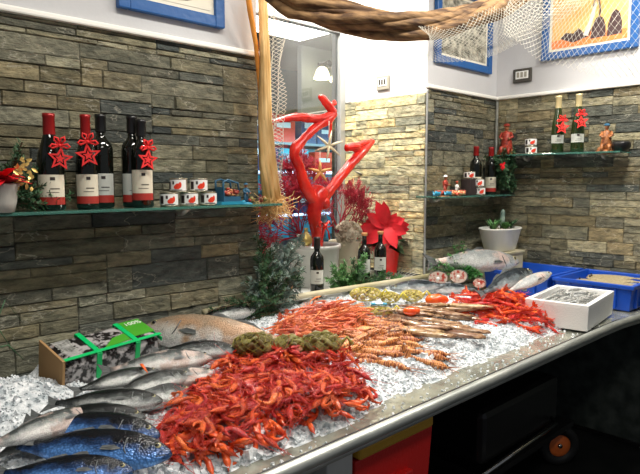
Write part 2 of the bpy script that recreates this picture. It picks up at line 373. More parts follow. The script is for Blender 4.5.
mould('trim_3',(X3-.012,Y0-.02,ZS+.008),(X3-.012,-.3,ZS+.008))
mould('trim_4',(X3-.02,Y0-.02,1.5),(X3-.02,Y0-.02,2.1),.018,m='steel')
mould('trim_5',(X2-.004,Y0-.01,1.0),(X2-.004,Y0-.01,2.1),.012,m='frame')
mould('baseboard_right',(X3-.02,Y0,.02),(X3-.02,-.3,.02),.012,.03,m='chrome')
mb=MB(); mb.box(((X1+X2)/2,(Y0+YW)/2+.03,.96),(X2-X1,YW-Y0+.06,.05),0); mb.box(((X1+X2)/2,Y0+.03,.47),(X2-X1,.06,.93),1)
struct(mb.build('windowsill','zinc' if 0 else ['zinc','mortar']))
mb=MB(); mb.tube([(1.30,2.052,1.03),(1.5,2.05,1.03),(2.0,2.05,1.022),(2.5,2.05,1.012),(2.95,2.05,1.005)],.018,12,flat=.8)
tag(mb.build('counter_rim','rimwood'),'long cream rounded rim along the back of the ice bed below the window','rim')
# window
mb=MB()
for (cx,cz,dx,dz) in ((X1+.03,1.8,.06,1.6),(X2-.03,1.8,.05,1.6),((X1+X2)/2,2.57,X2-X1,.09),((X1+X2)/2,1.01,X2-X1,.05)):
    mb.box((cx,YW,cz),(dx,.06,dz))
w1=struct(mb.build('window_1','frame',bevel=.006))
mb=MB(); mb.box(((X1+X2)/2,YW,1.79),(X2-X1-.12,.006,1.5)); mb.build('pane','pane',w1)
mb=MB(); mb.box(((X1+X2)/2+.4,YW+.03,2.8),(X2-X1+2.6,.06,.4)); mb.box((X1-.5,YW+.03,1.4),(1.0,.06,2.8)); struct(mb.build('wall_window','plaster'))
# room behind the window
mb=MB(); mb.box((3.4,5.6,1.5),(6,.1,3.1)); mb.box((1.2,4.2,1.5),(.1,2.8,3.1)); mb.box((5.6,4.2,1.5),(.1,2.8,3.1)); struct(mb.build('wall_far','teal'))
mb=MB(); mb.box((3.4,4.25,2.95),(4.5,2.7,.1)); struct(mb.build('ceiling_far','farceil'))
mb=MB(); mb.box((3.4,4.25,-.05),(4.5,2.7,.1)); struct(mb.build('floor_far','floor'))
# ---------------------------------------------------------------- room behind the glass
a=W(262,30,y=4.3); b_=W(318,30,y=4.3)
mb=MB(); mb.box((3.22,3.95,2.885),(1.15,.6,.03)); o=mb.build('ceiling_light','lamp'); tag(o,'large bright rectangular ceiling panel seen through the window','ceiling light')
mb=MB(); mb.box((2.2,3.5,2.885),(.5,.35,.03)); tag(mb.build('ceiling_light','lamp'),'small bright ceiling panel low in the window beyond the net','ceiling light')
p=W(322,70,y=4.35); mb=MB(); mb.box((p.x+.05,4.4,2.0),(.62,.06,1.75)); tag(mb.build('partition_panel','greywall'),'plain pale grey partition panel behind the window','partition')
p=W(330,74,y=4.2); t=empty('wall_lamp',(p.x,4.2,p.z),'warm glowing wall lamp with a dark bracket seen through the window','wall lamp')
mb=MB(); mb.box((0,.08,.10),(.05,.14,.05)); mb.tube([(-.12,.03,.06),(0,.02,.13),(.12,.03,.06)],.01,6); mb.build('bracket','darkmetal',t)
for dx in(-.11,.11):
    mb=MB(); mb.lathe([(.03,.05),(.05,.03),(.085,-.06),(.08,-.06),(.02,.04)],14); mb.build('lamp_shade','warmlamp',t,loc=(dx,0,0))
# display shelving
t=empty('display_shelving',(3.25,3.75,0),'turquoise backlit display shelving with pale blue light tubes behind the window','shelving')
mb=MB(); mb.box((0,.25,1.37),(1.9,.03,1.44)); mb.build('back_panel','cyan',t)
for z in (.9,1.28,1.62,1.86):
    mb=MB(); mb.box((0,.05,z),(1.9,.4,.02)); mb.build('shelf','greywall',t)
    if z<1.8 and z>1: 
        mb=MB(); mb.tube([(-.95,-.17,z+.012),(.95,-.17,z+.012)],.010,8); mb.build('light_tube','neon',t)
for i in range(6):
    mb=MB(); mb.box((-.8+i*.32,.15,1.25),(.02,.12,1.3)); mb.build('upright','steel',t)
lab={'tealbox':'turquoise carton','navybox':'navy carton','redink':'red carton','steel':'silver tin box'}
k=0
for z in (.91,1.29,1.63,1.87):
    x=2.45
    while x<4.1:
        w=U(.12,.30); h=U(.14,.26); m=random.choice(['tealbox','navybox','tealbox','navybox','redink','steel','cyanbox'] if 0 else ['tealbox','navybox','tealbox','navybox','redink','steel'])
        mb=MB(); mb.box((0,0,h/2),(w,.16,h)); mb.box((0,-.081,h*.62),(w*.6,.003,h*.2),1)
        o=mb.build('carton',[m,'white'],bevel=.004,loc=(x+w/2,3.72,z+.001)); tag(o,lab[m]+' with a pale label on the backlit shelving behind the window','carton','cartons on the shelving behind the window: '+m.replace('box','').replace('ink','').replace('steel','silver'))
        x+=w+U(.01,.08)
mb=MB(); mb.tube([(2.35,3.2,1.93),(3.5,3.2,2.15)],.028,8,flat=.4); tag(mb.build('ceiling_rail','white'),'slanting pale rail crossing behind the window glass','rail')
# ---------------------------------------------------------------- counter
rail=[(-.4,1.0),(.8,1.0),(2.0,1.0),(2.75,1.0),(2.95,.995),(3.12,.975),(3.3,.925),(3.5,.84),(3.66,.78)]
t=empty('seafood_counter',(1.6,1.5,0),'long stainless steel fish counter with a rounded front rail and wet ledge','counter')
def T0(x,y,z): return (x-1.6,y-1.5,z)
mb=MB(); poly=[(x-1.6,y+.03-1.5) for x,y in rail]+[(3.66-1.6,2.09-1.5),(-.4-1.6,2.09-1.5)]
mb.prism(poly,.03,T=Matrix.Translation((0,0,.865))); mb.build('top','wetsteel',t)
mb=MB(); mb.tube([T0(x,y,.898) for x,y in rail],.018,14,flat=1.0); mb.build('front_rail','steel',t)
mb=MB(); mb.tube([T0(x,y+.004,.878) for x,y in rail],.012,10,flat=1.0); 
for i in range(len(rail)-1):
    pass
mb.build('lower_lip','steel',t)
mb=MB(); mb.tube([T0(x,y+.035,.897) for x,y in rail],.004,6); mb.build('groove','darkmetal',t)
for (x,y) in ((1.1,1.12),):
    mb=MB(); mb.box(T0(x,y,.43),(.10,.10,.86)); mb.build('leg','zinc',t,bevel=.006)
p=W(573,352,y=1.15)
mb=MB(); mb.tube([T0(p.x,1.15,.86),T0(p.x,1.15,.80)],.028,14); mb.tube([T0(p.x,1.15,.80),T0(p.x,1.15,.79)],.020,12,1); mb.build('bolt_foot',['steel','blackplastic'],t)
for x in (-.3,3.5):
    mb=MB(); mb.box(T0(x,1.95,.43),(.06,.06,.86)); mb.build('leg','steel',t)
mb=MB(); mb.box(T0(1.6,2.0,.60),(4.0,.04,.5)); mb.build('back_apron','darkmetal',t)
# under the counter
t=empty('plastic_bin',(1.335,1.255,.02),'red plastic bin under the counter','bin')
mb=MB(); n=4
z0,z1=.02,.772
vs=[]; 
for (z,wx,wy) in ((z0,.155,.15),(z1,.18,.19),(z1,.165,.175),(z0+.02,.14,.135)):
    vs+=[(-wx,-wy,z),(wx,-wy,z),(wx,wy,z),(-wx,wy,z)]
fs=[(0,3,2,1),(12,13,14,15)]
for L_ in range(3): fs+=[(L_*4+i,L_*4+(i+1)%4,L_*4+4+(i+1)%4,L_*4+4+i) for i in range(4)]
mb.add(vs,fs); mb.build('body','redbin',t,bevel=.004); mb=MB(); mb.box((0,-.155-.035,.66),(.13,.03,.025)); mb.build('handle','redbin',t,bevel=.006)
o=MB().box((1.335,1.255,.812),(.345,.40,.036)).build('cutting_board','yellowlid',bevel=.008); tag(o,'yellow board lying on the red bin under the counter','cutting board')
t=empty('equipment_trolley',(2.62,1.5,0),'black trolley with a chrome rail and orange wheel hub under the counter','trolley')
mb=MB(); mb.box((-.12,0,.48),(.72,.5,.24)); mb.build('body','blackplastic',t,bevel=.03)
mb=MB(); mb.tube([(-.9,-.33,.40),(.1,-.3,.40),(.22,-.2,.40)],.010,8); mb.tube([(-.9,-.36,.28),(-.3,-.34,.28)],.008,8); mb.build('rail','chrome',t)
mb=MB(); mb.box((.1,0,.24),(.9,.4,.03)); mb.tube([(-.35,-.15,.25),(-.35,-.15,.03)],.02,8); mb.tube([(-.35,.15,.25),(-.35,.15,.03)],.02,8); mb.tube([(.5,-.12,.115),(.5,.2,.115)],.012,8); mb.tube([(.5,-.05,.115),(.5,-.05,.25)],.012,8);mb.tube([(.5,.15,.115),(.5,.15,.25)],.012,8); mb.build('chassis','darkmetal',t)
for yy in(-.14,.2):
    mb=MB(); pr=[(.062,-.025),(.10,-.03),(.113,-.018),(.116,0),(.113,.018),(.10,.03),(.062,.025),(.062,-.025)]
    mb.lathe(pr,28); w_=mb.build('wheel','rubber',t,loc=(.5,yy,.117),rot=(math.pi/2,0,math.radians(-38)))
    mb=MB(); mb.lathe([(.012,.022),(.03,.024),(.045,.012),(.063,.02),(.064,-.02),(.045,-.012),(.03,-.024),(.012,-.022)],24); mb.build('hub','orangehub',w_)
    mb=MB(); mb.lathe([(.0001,.03),(.012,.03),(.014,-.03),(.0001,-.03)],10); mb.build('axle','chrome',w_)
# ---------------------------------------------------------------- ice
def sm(t): t=max(0,min(1,t)); return t*t*(3-2*t)
HUMPS=[(.95,1.28,.2,.09,.022),(1.22,1.40,.16,.11,.028),(2.5,1.42,.2,.16,.035),(1.75,1.45,.2,.15,.012),(.45,1.72,.14,.12,.06)]
def ice_z(x,y):
    ye=1.075+.03*noise.noise(Vector((x*7,0,3)))+.02*noise.noise(Vector((x*20,0,5)))+.05*sm((x-1.15)/.25)*sm((3.2-x)/.6)-.0*x
    k=sm((y-ye)/.11)*sm((2.82-x)/.1)*(1-sm((y-1.80)/.12)*sm((.72-x)/.15))
    h=k*(.035+max(0,y-1.1)*.055)
    for (cx,cy,sx,sy,a) in HUMPS: h+=k*a*math.exp(-((x-cx)/sx)**2-((y-cy)/sy)**2)
    return .895+h
def ice_full(x,y):
    z=ice_z(x,y); k=min(1,(z-.895)/.03)
    return z+k*(.012*noise.noise(Vector((x*24,y*24,1)))+.006*noise.noise(Vector((x*70,y*70,2))))
mb=MB(); x0,x1,y0,y1=-.35,2.86,1.04,2.075; nx,ny=300,100
vs=[];fs=[]
for j in range(ny+1):
    for i in range(nx+1):
        x=x0+(x1-x0)*i/nx; y=y0+(y1-y0)*j/ny; vs.append((x,y,ice_full(x,y)-.0005))
for j in range(ny):
    for i in range(nx):
        q=[j*(nx+1)+i,j*(nx+1)+i+1,(j+1)*(nx+1)+i+1,(j+1)*(nx+1)+i]
        if max(vs[k][2] for k in q)>.8965: fs.append(q)
mb.add(vs,fs,0,True)
ICO=[(-1,-1,-1),(1,-1,-1),(1,1,-1),(-1,1,-1),(-1,-1,1),(1,-1,1),(1,1,1),(-1,1,1)]
def chunk(x,y,z,r):
    e=Euler((U(0,6),U(0,6),U(0,6))).to_matrix(); s=(U(.6,1.2),U(.6,1.2),U(.5,1))
    vs=[Vector((x,y,z))+e@Vector([q*s[i]*r*U(.45,.8) for i,q in enumerate(c)]) for c in ICO]
    mb.add(vs,[(0,3,2,1),(4,5,6,7),(0,1,5,4),(1,2,6,5),(2,3,7,6),(3,0,4,7)],0,False)
n=0
while n<24000:
    x=U(.2,2.85); y=1.04+1.03*R()**1.7; z=ice_z(x,y)
    if z<.8975 and R()>.03: continue
    r=U(.002,.0068) if R()<.96 else U(.007,.012)
    if x<1.25 and y<1.3 and R()<.08: r=U(.010,.022)
    if z<.9: r=U(.003,.007)
    chunk(x,y,ice_full(x,y)+r*.25,r); n+=1
tag(mb.build('crushed_ice','ice'),'bed of crushed white ice covering the counter under the seafood','ice',kind='stuff')
# ---------------------------------------------------------------- fish
def fish_meshes(kind,hr=.27,th=.14,headmark=True):
    """unit length fish: nose at x=.5, tail at -.5, back +y, side +z"""
    st=[(-.40,.030),(-.34,.036),(-.25,.062),(-.12,.105),(0,.13),(.12,.138),(.22,.132),(.30,.118),(.38,.092),(.44,.062),(.48,.034),(.50,.008)]
    pts=[(x,.01*math.sin((x+.5)*3),0) for x,h in st]
    mb=MB(); n=20; vs=[];fs=[]
    for (x,h),p in zip(st,pts):
        gill=1.0
        for k in range(n):
            q=2*math.pi*k/n; c=math.cos(q); s=math.sin(q)
            vs.append((p[0],p[1]+h*hr/.27*math.copysign(abs(c)**.9,c)*(1.0 if c>0 else .95),th/.27*h*math.copysign(abs(s)**.85,s)))
    for i in range(len(st)-1):
        for k in range(n): fs.append((i*n+k,(i+1)*n+k,(i+1)*n+(k+1)%n,i*n+(k+1)%n))
    fs+= [tuple(range(n)),tuple(len(vs)-1-k for k in range(n))]
    mb.add(vs,fs,0,True)
    k=hr/.27; z=th/.27
    body=mb.mesh('body',[kind,'fin']); 
    mb=MB()
    for s in(-1,1):
        mb.tube([(.27,.09*k,s*.055*z),(.245,.04*k,s*.128*z),(.25,-.03*k,s*.13*z),(.29,-.085*k,s*.07*z)],.0035,5)
        mb.tube([(.34,.075*k,s*.055*z),(.325,.03*k,s*.108*z),(.335,-.03*k,s*.10*z),(.36,-.07*k,s*.055*z)],.0025,5)
        mb.tube([(.498,-.004,s*.004),(.46,-.022*k,s*.040*z),(.425,-.04*k,s*.055*z)],.003,5)
    gill=mb.mesh('gill_cover','fin')
    def eye(s):
        mb=MB()
        mb.ball((.415,.028*k,s*.060*z),.021,8,0,sc=(1,1,.6)); mb.ball((.415,.028*k,s*.066*z),.0155,8,1,sc=(1,1,.75))
        return mb.mesh('eye',['eyew','eyeb'])
    def fin(pts,t=.004):
        mb=MB(); mb.prism(pts,t,T=Matrix.Translation((0,0,-t/2))); return mb.mesh('fin','fin')
    tail=fin([(-.37,.028*k),(-.42,.05*k),(-.5,.10*k),(-.475,.03*k),(-.465,0),(-.475,-.03*k),(-.5,-.10*k),(-.42,-.05*k),(-.37,-.028*k)],.008)
    dors=fin([(.16,.13*k),(.12,.19*k),(.07,.185*k),(.03,.165*k),(0,.15*k),(-.03,.17*k),(-.12,.14*k),(-.2,.085*k),(-.1,.10*k),(0,.12*k)],.006)
    anal=fin([(-.08,-.10*k),(-.12,-.15*k),(-.2,-.09*k),(-.15,-.085*k)],.006)
    def pf(s):
        mb=MB(); mb.add([(.235,-.03*k,s*.128*z),(.19,-.012*k,s*.139*z),(.13,-.022*k,s*.146*z),(.12,-.05*k,s*.144*z),(.19,-.048*k,s*.138*z)],[(0,1,2,3,4)]); return mb.mesh('pectoral_fin','fin')
    return [('body',body),('gill_cover',gill),('eye',eye(1)),('eye',eye(-1)),('tail_fin',tail),('dorsal_fin',dors),('anal_fin',anal),('pectoral_fin',pf(1)),('pectoral_fin',pf(-1))]
FM={k:fish_meshes(k,hr,th) for k,hr,th in (('bass',.27,.15),('bluelit',.26,.15),('bigfish',.22,.17),('silver',.26,.15),('mackerel',.2,.14))}
FM['salmon']=fish_meshes('bright',.165,.12)
FM['bright2']=fish_meshes('mackerel',.20,.13)
FM['sardine']=[q for q in fish_meshes('silverfry',.17,.12) if q[0] in('body','eye','tail_fin')]
def fish(kind,tail,head,label,name='sea_bass',tilt=24,roll=0,cat='fish',group=None,z=None,zr=None):
    """tail, head: world points of the two ends"""
    tail=Vector(tail); head=Vector(head); d=head-tail; L=d.length; fx=d.normalized()
    yv=Vector((0,0,1)).cross(fx).normalized()
    if yv.dot(Vector((.69,.72,0)))<0: yv=-yv
    zv=fx.cross(yv)
    if zv.z<0: zv=-zv
    a=math.radians(tilt); y2=yv*math.cos(a)+zv*math.sin(a); z2=fx.cross(y2)
    o=empty(name,(0,0,0),label,cat,group)
    o.matrix_world=Matrix.Translation((tail+head)/2)@Matrix((fx,y2,z2)).transposed().to_4x4()@Matrix.Diagonal((L,L,L,1))
    for k,m in FM[kind]:
        c=bpy.data.objects.new(k,m); col.objects.link(c); c.parent=o
    return o
def fpx(kind,t,h,z,label,name='sea_bass',tilt=24,dz=(0,0),L=None,**kw):
    A=W(*t,z=z+dz[0]); B=W(*h,z=z+dz[1])
    if L: A=B+(A-B).normalized()*L
    return fish(kind,A,B,label,name,tilt,**kw)
fpx('bluelit',(-10,474),(134,472),.975,'sea bass with blue light painted on, lowest of the three at the near end','sea_bass',26)
fpx('bluelit',(2,446),(172,455),.98,'sea bass, belly painted in blue light, nose closest to the prawns, forked tail on ice','sea_bass',26)
fpx('bluelit',(18,424),(160,436),.99,'sea bass in deep painted blue light, uppermost of the three, touching the prawns','sea_bass',24)
fpx('silver',(-28,452),(108,410),1.0,'slim pale silver fish lying diagonally above the blue lit sea bass','sea_bass',18)
fpx('bass',(26,418),(146,418),1.0,'grey sea bass with a yellow ringed eye above the blue lit fish','sea_bass',24)
fpx('bass',(44,404),(163,401),1.005,'dark sea bass whose head rests behind the first blue lit fish row','sea_bass',22)
gf=fpx('bass',(70,392),(160,371),1.02,'dark sea bass with open gills just under the green strapped pack','sea_bass',20)
mb=MB(); mb.tube([(.30,.075,.085),(.275,.03,.125),(.27,-.03,.132),(.30,-.085,.085)],[.008,.022,.024,.008],8,flat=.5); mb.build('open_gill','roe',gf)
fpx('bass',(102,398),(192,374),1.01,'sea bass with a pale cheek beside the left edge of the big prawn heap','sea_bass',26)
fpx('silver',(98,372),(214,357),1.02,'bright silver sea bream right of the green strapped pack','sea_bream',26)
fpx('silver',(120,392),(216,372),1.0,'silver fish half covered by the upper left of the prawn heap','sea_bream',22)
fpx('bass',(150,352),(238,350),1.035,'dark backed sea bass with scaly back below the long pinkish fish','sea_bass',30)
fpx('bass',(60,408),(196,392),.985,'dark sea bass tucked behind the prawn heap with only its middle showing','sea_bass',22)
fish('bigfish',W(318,352,z=1.01),W(142,329,y=1.96),'long pinkish brown fish with its head beside the green strapped pack','hake',42)
fish('bass',(1.20,1.99,1.02),(1.52,1.99,1.02),'small dark fish lying against the wall behind the long pinkish fish','sea_bass',24)
# right hand fish
fish('salmon',W(425,262,y=1.92),W(519,262,y=1.80),'large silver fish with a pink throat lying highest, in front of the white planter','salmon',62,cat='fish')
fpx('bright2',(478,296),(532,271),1.06,'grey sea bass pointing right, left one of the pair by the blue crate','sea_bass',50,dz=(-.02,.05))
fpx('salmon',(503,294),(552,273),1.06,'pale sea bass with striped head, right one of the pair by the blue crate','sea_bass',50,dz=(-.02,.05))
fpx('mackerel',(452,285),(390,289),1.02,'dark striped mackerel behind the netted clams','mackerel',50,L=.36)
fpx('mackerel',(482,289),(425,289),1.0,'silver mackerel between the orange roe and the fish steaks','mackerel',50,L=.3)
# fish steaks: cut tail pieces
for (u,v,r,rz,lb) in ((438,278,.048,-60,'round cut fish steak with red and white flesh, left of its pair'),(459,276,.045,-30,'cut fish steak with pink flesh beside the parsley'),(480,283,.030,-50,'small brown red fish steak right of the parsley')):
    p=W(u,v,z=1.035); e=empty('fish_steak',p,lb,'fish steak'); e.rotation_euler=(Vector((p.x,p.y,-.35))+Vector((0,U(-.9,.9),0))).to_track_quat('Z','Y').to_euler()
    mb=MB(); mb.lathe([(r*.92,-r*1.1),(r,-r*.4),(r,r*.5),(r*.95,r*.62)],20,0,Matrix.Diagonal((1.1,.85,1,1))); mb.build('skin','silver',e)
    mb=MB(); mb.lathe([(.0001,-r*1.1),(r*.93,-r*1.1)],20,0,Matrix.Diagonal((1.1,.85,1,1))); mb.lathe([(.0001,-r*1.14),(r*.16,-r*1.14),(r*.2,-r*1.09)],10,1); mb.build('cut_face',['flesh','white'],e)
    mb=MB(); mb.lathe([(.0001,r*.62),(r*.95,r*.62)],20,0,Matrix.Diagonal((1.1,.85,1,1))); mb.build('cut_face','flesh',e)
# ---------------------------------------------------------------- prawns
def prawn_meshes(curl,mat_,legmat,seed,fat=1,ant=1.0,claws=False):
    random.seed(seed); N=19; pts=[];rad=[];x=.30;y=0;a=math.pi; step=.8/ (N-5)
    pts=[Vector((.52,.02,0)),Vector((.42,.012,0)),Vector((.36,.004,0))]; rad=[.004,.03,.06]
    p=Vector((.30,0,0)); ang=math.pi
    for i in range(N-3):
        t=i/(N-4); pts.append(p.copy()); b=.086*fat*(1-.8*(t-.2)**2 if t<.35 else .86-.50*((t-.35)/.65)); rad.append(b*(1.06 if i%2 else (.84 if t>.3 else 1)))
        if t>.28: ang+=math.radians(curl)/(N*.66)
        p=p+Vector((math.cos(ang),math.sin(ang),0))*.047
    mb=MB(); mb.tube(pts,rad,9,flat=.8)
    # tail fan
    T=pts[-1]; d=(pts[-1]-pts[-2]).normalized(); sd=Vector((0,0,1)); nn=d.cross(sd)
    for k in(-1.1,-.5,.5,1.1):
        dd=(d*math.cos(k*.6)+sd*math.sin(k*.6)); mb.leaf(T-d*.02,dd,nn,.17,.032,0,.1,3)
    body=mb.mesh('body',mat_)
    mb=MB()
    for i in range(5):
        q=pts[4+i]; s=1 if i%2 else -1
        for s in(-1,1):
            b=q+Vector((0,.045,s*.02)); k=b+Vector((.06+U(-.03,.03),.11,s*.05)); e=k+Vector((-.03+U(-.03,.03),.12,s*U(-.02,.05))); mb.tube([b,k,e],[.009,.007,.003],4,cap=False)
    for i in range(5):
        q=pts[10+i]; w=(pts[11+i]-pts[9+i]).normalized(); inn=Vector((w.y,-w.x,0)); 
        mb.tube([q+inn*.03,q+inn*.085+w*.02],[.012,.005],4,cap=False)
    if claws:
        for s in(-1,1):
            b=pts[3]+Vector((0,.04,s*.03)); k=b+Vector((.16,.08,s*.08)); e=k+Vector((.2,0,s*.02)); f=e+Vector((.16,-.02,-s*.02))
            mb.tube([b,k,e,(e+f)/2,f],[.014,.016,.026,.03,.006],6)
    legs=mb.mesh('legs',legmat)
    mb=MB()
    for s in(-1,1):
        q=Vector((.40,.01,s*.015)); L=[q]; d=Vector((1,U(-.3,.5),s*U(.0,.25))).normalized()
        for i in range(7):
            d=(d+Vector((U(-.1,.0)-.12*i*.3,U(-.25,.3),U(-.12,.1)))).normalized(); q=q+d*.13*ant; L.append(q)
        mb.tube(L,[.008-.0008*i for i in range(8)],4,cap=False)
        for j in range(2): mb.tube([Vector((.42,.01,0)),Vector((.56,U(-.05,.1),s*U(.02,.08))),Vector((.64,U(-.1,.1),s*U(.02,.1)))],.004,3,cap=False)
    ants=mb.mesh('antennae',legmat)
    mb=MB()
    for s in(-1,1): mb.ball((.405,.014,s*.038),.017,5)
    return dict(body=body,legs=legs,antennae=ants,eyes=mb.mesh('eyes','eyeb'))
st_=random.getstate()
PV={'red':[prawn_meshes(c,'prawn','prawnleg',i) for i,c in enumerate((100,150,190,230,70,260))],
    'red2':[prawn_meshes(c,'prawn2','prawnleg',i+20,fat=.72,ant=.45) for i,c in enumerate((50,90,25,120,160))],
    'lang':[prawn_meshes(c,'lang','lang',i+40,fat=.8,ant=.6,claws=True) for i,c in enumerate((20,60,110,150))],
    'tiger':[prawn_meshes(c,'tiger','tiger',i+60,fat=1.1,ant=.5) for i,c in enumerate((40,80,110,20))]}
random.setstate(st_)
HG={}
RES=.012
def hz(x,y):
    k=(int(x/RES),int(y/RES))
    if k not in HG: HG[k]=ice_z(x,y)
    return HG[k]
def inpoly(x,y,P):
    c=False
    for i in range(len(P)):
        a,b=P[i],P[i-1]
        if (a[1]>y)!=(b[1]>y) and x<(b[0]-a[0])*(y-a[1])/(b[1]-a[1])+a[0]: c=not c
    return c
def pile(kind,name,poly,N,L,label,group,ctr=1.0,flat=.25,ang=None,sink=.55,grow=.75,under=0):
    xs=[p[0] for p in poly]; ys=[p[1] for p in poly]; cx=sum(xs)/len(xs); cy=sum(ys)/len(ys); n=-under; tries=0; UB=MB()
    while n<N and tries<(N+under)*40:
        tries+=1
        x=U(min(xs),max(xs)); y=U(min(ys),max(ys))
        k=R()**ctr if n>N*.35 else 1
        x=cx+(x-cx)*k if ctr<1 else x; y=cy+(y-cy)*k if ctr<1 else y
        if not inpoly(x,y,poly): continue
        l=U(*L); a=U(0,2*math.pi) if ang is None else random.gauss(ang[0],ang[1])
        d=Vector((math.cos(a),math.sin(a)))*l*.35
        zs=[hz(x+d.x*t,y+d.y*t) for t in(-1,0,1)]
        zf=(zs[2]-zs[0])/(l*.7); r=l*.06
        z=max(zs[1],(zs[0]+zs[2])/2)+r*sink
        pitch=-math.atan(max(-.6,min(.6,zf)))
        v=random.choice(PV[kind]); 
        MW=Matrix.Translation((x,y,z))@Matrix.Rotation(a,4,'Z')@Matrix.Rotation(pitch+random.gauss(0,flat*.5),4,'Y')@Matrix.Rotation(random.gauss(0,flat*1.3)+(math.pi if R()<.5 else 0),4,'X')@Matrix.Diagonal((l,l,l,1))
        if n<0:
            me=v['body']; UB.add([q.co for q in me.vertices],[tuple(f.vertices) for f in me.polygons],0,True,MW)
        else:
            o=bpy.data.objects.new(name,v['body']); col.objects.link(o); tag(o,label,'prawn',group); o.matrix_world=MW
            for kk in('legs','antennae','eyes'):
                c=bpy.data.objects.new(kk,v[kk]); col.objects.link(c); c.parent=o
        for i in range(-4,5):
            for j in(-1,0,1):
                X=x+d.x*i/3; Y=y+d.y*i/3+j*RES*.8; q=(int(X/RES),int(Y/RES)); hz(X,Y); HG[q]=max(HG[q],z-r*.3)+r*grow*(.35 if j else .55)*(1 if abs(i)<4 else .5)
        n+=1
    if under: tag(UB.build(name,'prawn'),'deeper layer of small red prawns underneath the large front heap','prawn',kind='stuff')
def PP(L,z): return [tuple(W(u,v,z=z))[:2] for u,v in L]
pile('red','red_prawn',PP([(160,438),(165,416),(196,388),(226,364),(250,352),(300,354),(345,362),(376,380),(345,393),(320,403),(292,402),(262,422),(228,429),(190,440)],.985),300,(.082,.115),
     'small cooked red prawn with long feelers in the large front heap','red prawns heaped at the front of the counter',under=330,grow=.62)
pile('red2','scarlet_shrimp',PP([(447,304),(462,293),(500,290),(546,302),(548,312),(520,315),(475,312)],1.0),150,(.14,.17),
     'bright red shrimp in the heap next to the white foam box','bright red shrimps heaped by the white foam box',ctr=.7,flat=.3,ang=(-.75,.55),grow=.55)
pile('lang','langoustine',PP([(264,327),(292,311),(345,303),(362,312),(345,322),(318,334)],1.0),120,(.12,.16),
     'orange pink langoustine in the heap under the wine bottle','orange pink langoustines below the window',flat=.1,ang=(-.5,.5))
pile('tiger','tiger_prawn',PP([(332,344),(352,322),(385,314),(412,330),(435,352),(405,356),(380,366)],.97),58,(.15,.19),
     'banded brown orange tiger prawn on the ice in the middle of the counter','tiger prawns in the middle of the counter',flat=.15,ang=(-.8,.4),grow=.35)
# ---------------------------------------------------------------- squid
def squid_meshes(seed):
    random.seed(seed)
    mb=MB(); mb.tube([(-.5,0,0),(-.46,0,0),(-.38,0,0),(-.2,.005,0),(0,.01,0),(.15,.005,0),(.2,0,0)],[.003,.018,.045,.072,.08,.07,.05],12,flat=.65); man=mb.mesh('mantle','squid')
    mb=MB(); mb.tube([(.18,0,0),(.22,0,0),(.28,0,0),(.31,0,0)],[.04,.052,.045,.03],10,flat=.7)
    for s in(-1,1): mb.ball((.25,s*.045,.01),.014,6,1)
    head=mb.mesh('head',['squid','eyeb'])
    mb=MB()
    for k in range(8):
        a=(k-3.5)*.10; mb.tube([(.30,a*.1,0),(.38,a*.35+U(-.02,.02),U(-.01,.02)),(.48,a*.5+U(-.03,.03),U(-.02,.01)),(.55,a*.5+U(-.05,.05),-.01)],[.014,.011,.008,.003],5)
    ten=mb.mesh('tentacles','squid')
    mb=MB(); mb.prism([(-.5,0),(-.42,.10),(-.28,.06),(-.28,-.06),(-.42,-.10)],.012,T=Matrix.Translation((0,0,.01))); fin=mb.mesh('fin','squid')
    return dict(mantle=man,head=head,tentacles=ten,fin=fin)
sq=[squid_meshes(i) for i in range(3)]; random.setstate(st_)
for i in range(18):
    t=i/17; u=400+66*t+U(-6,6); v=322+U(-10,14)-t*4
    p=W(u,v,z=.975); z=hz(p.x,p.y)+.012+(i%3)*.010
    e=empty('squid',(p.x,p.y,z),'brown speckled squid lying between the tiger prawns and the right red prawn heap','squid','squid on the ice',rot=(U(-.1,.1),U(-.1,.1),math.radians(-62+U(-14,14)+180)),scale=U(.22,.30))
    for k,m in sq[i%3].items():
        c=bpy.data.objects.new(k,m); col.objects.link(c); c.parent=e
# roe
for (u,v,r,lb) in ((436,300,.042,'large bright orange roe sac beside the right prawn heap'),(411,311,.028,'small orange red roe lump in front of the netted clams')):
    p=W(u,v,z=1.0); mb=MB(); mb.ball((0,0,0),r,12,sc=(1.25,.8,.7)); mb.ball((r*.7,r*.1,0),r*.7,10,sc=(1.1,.8,.8)); 
    for q in mb.v: q+=q.normalized()*r*.12*noise.noise(q*60)
    tag(mb.build('fish_roe','roe',loc=p,rot=(0,0,-.7)),lb,'roe')
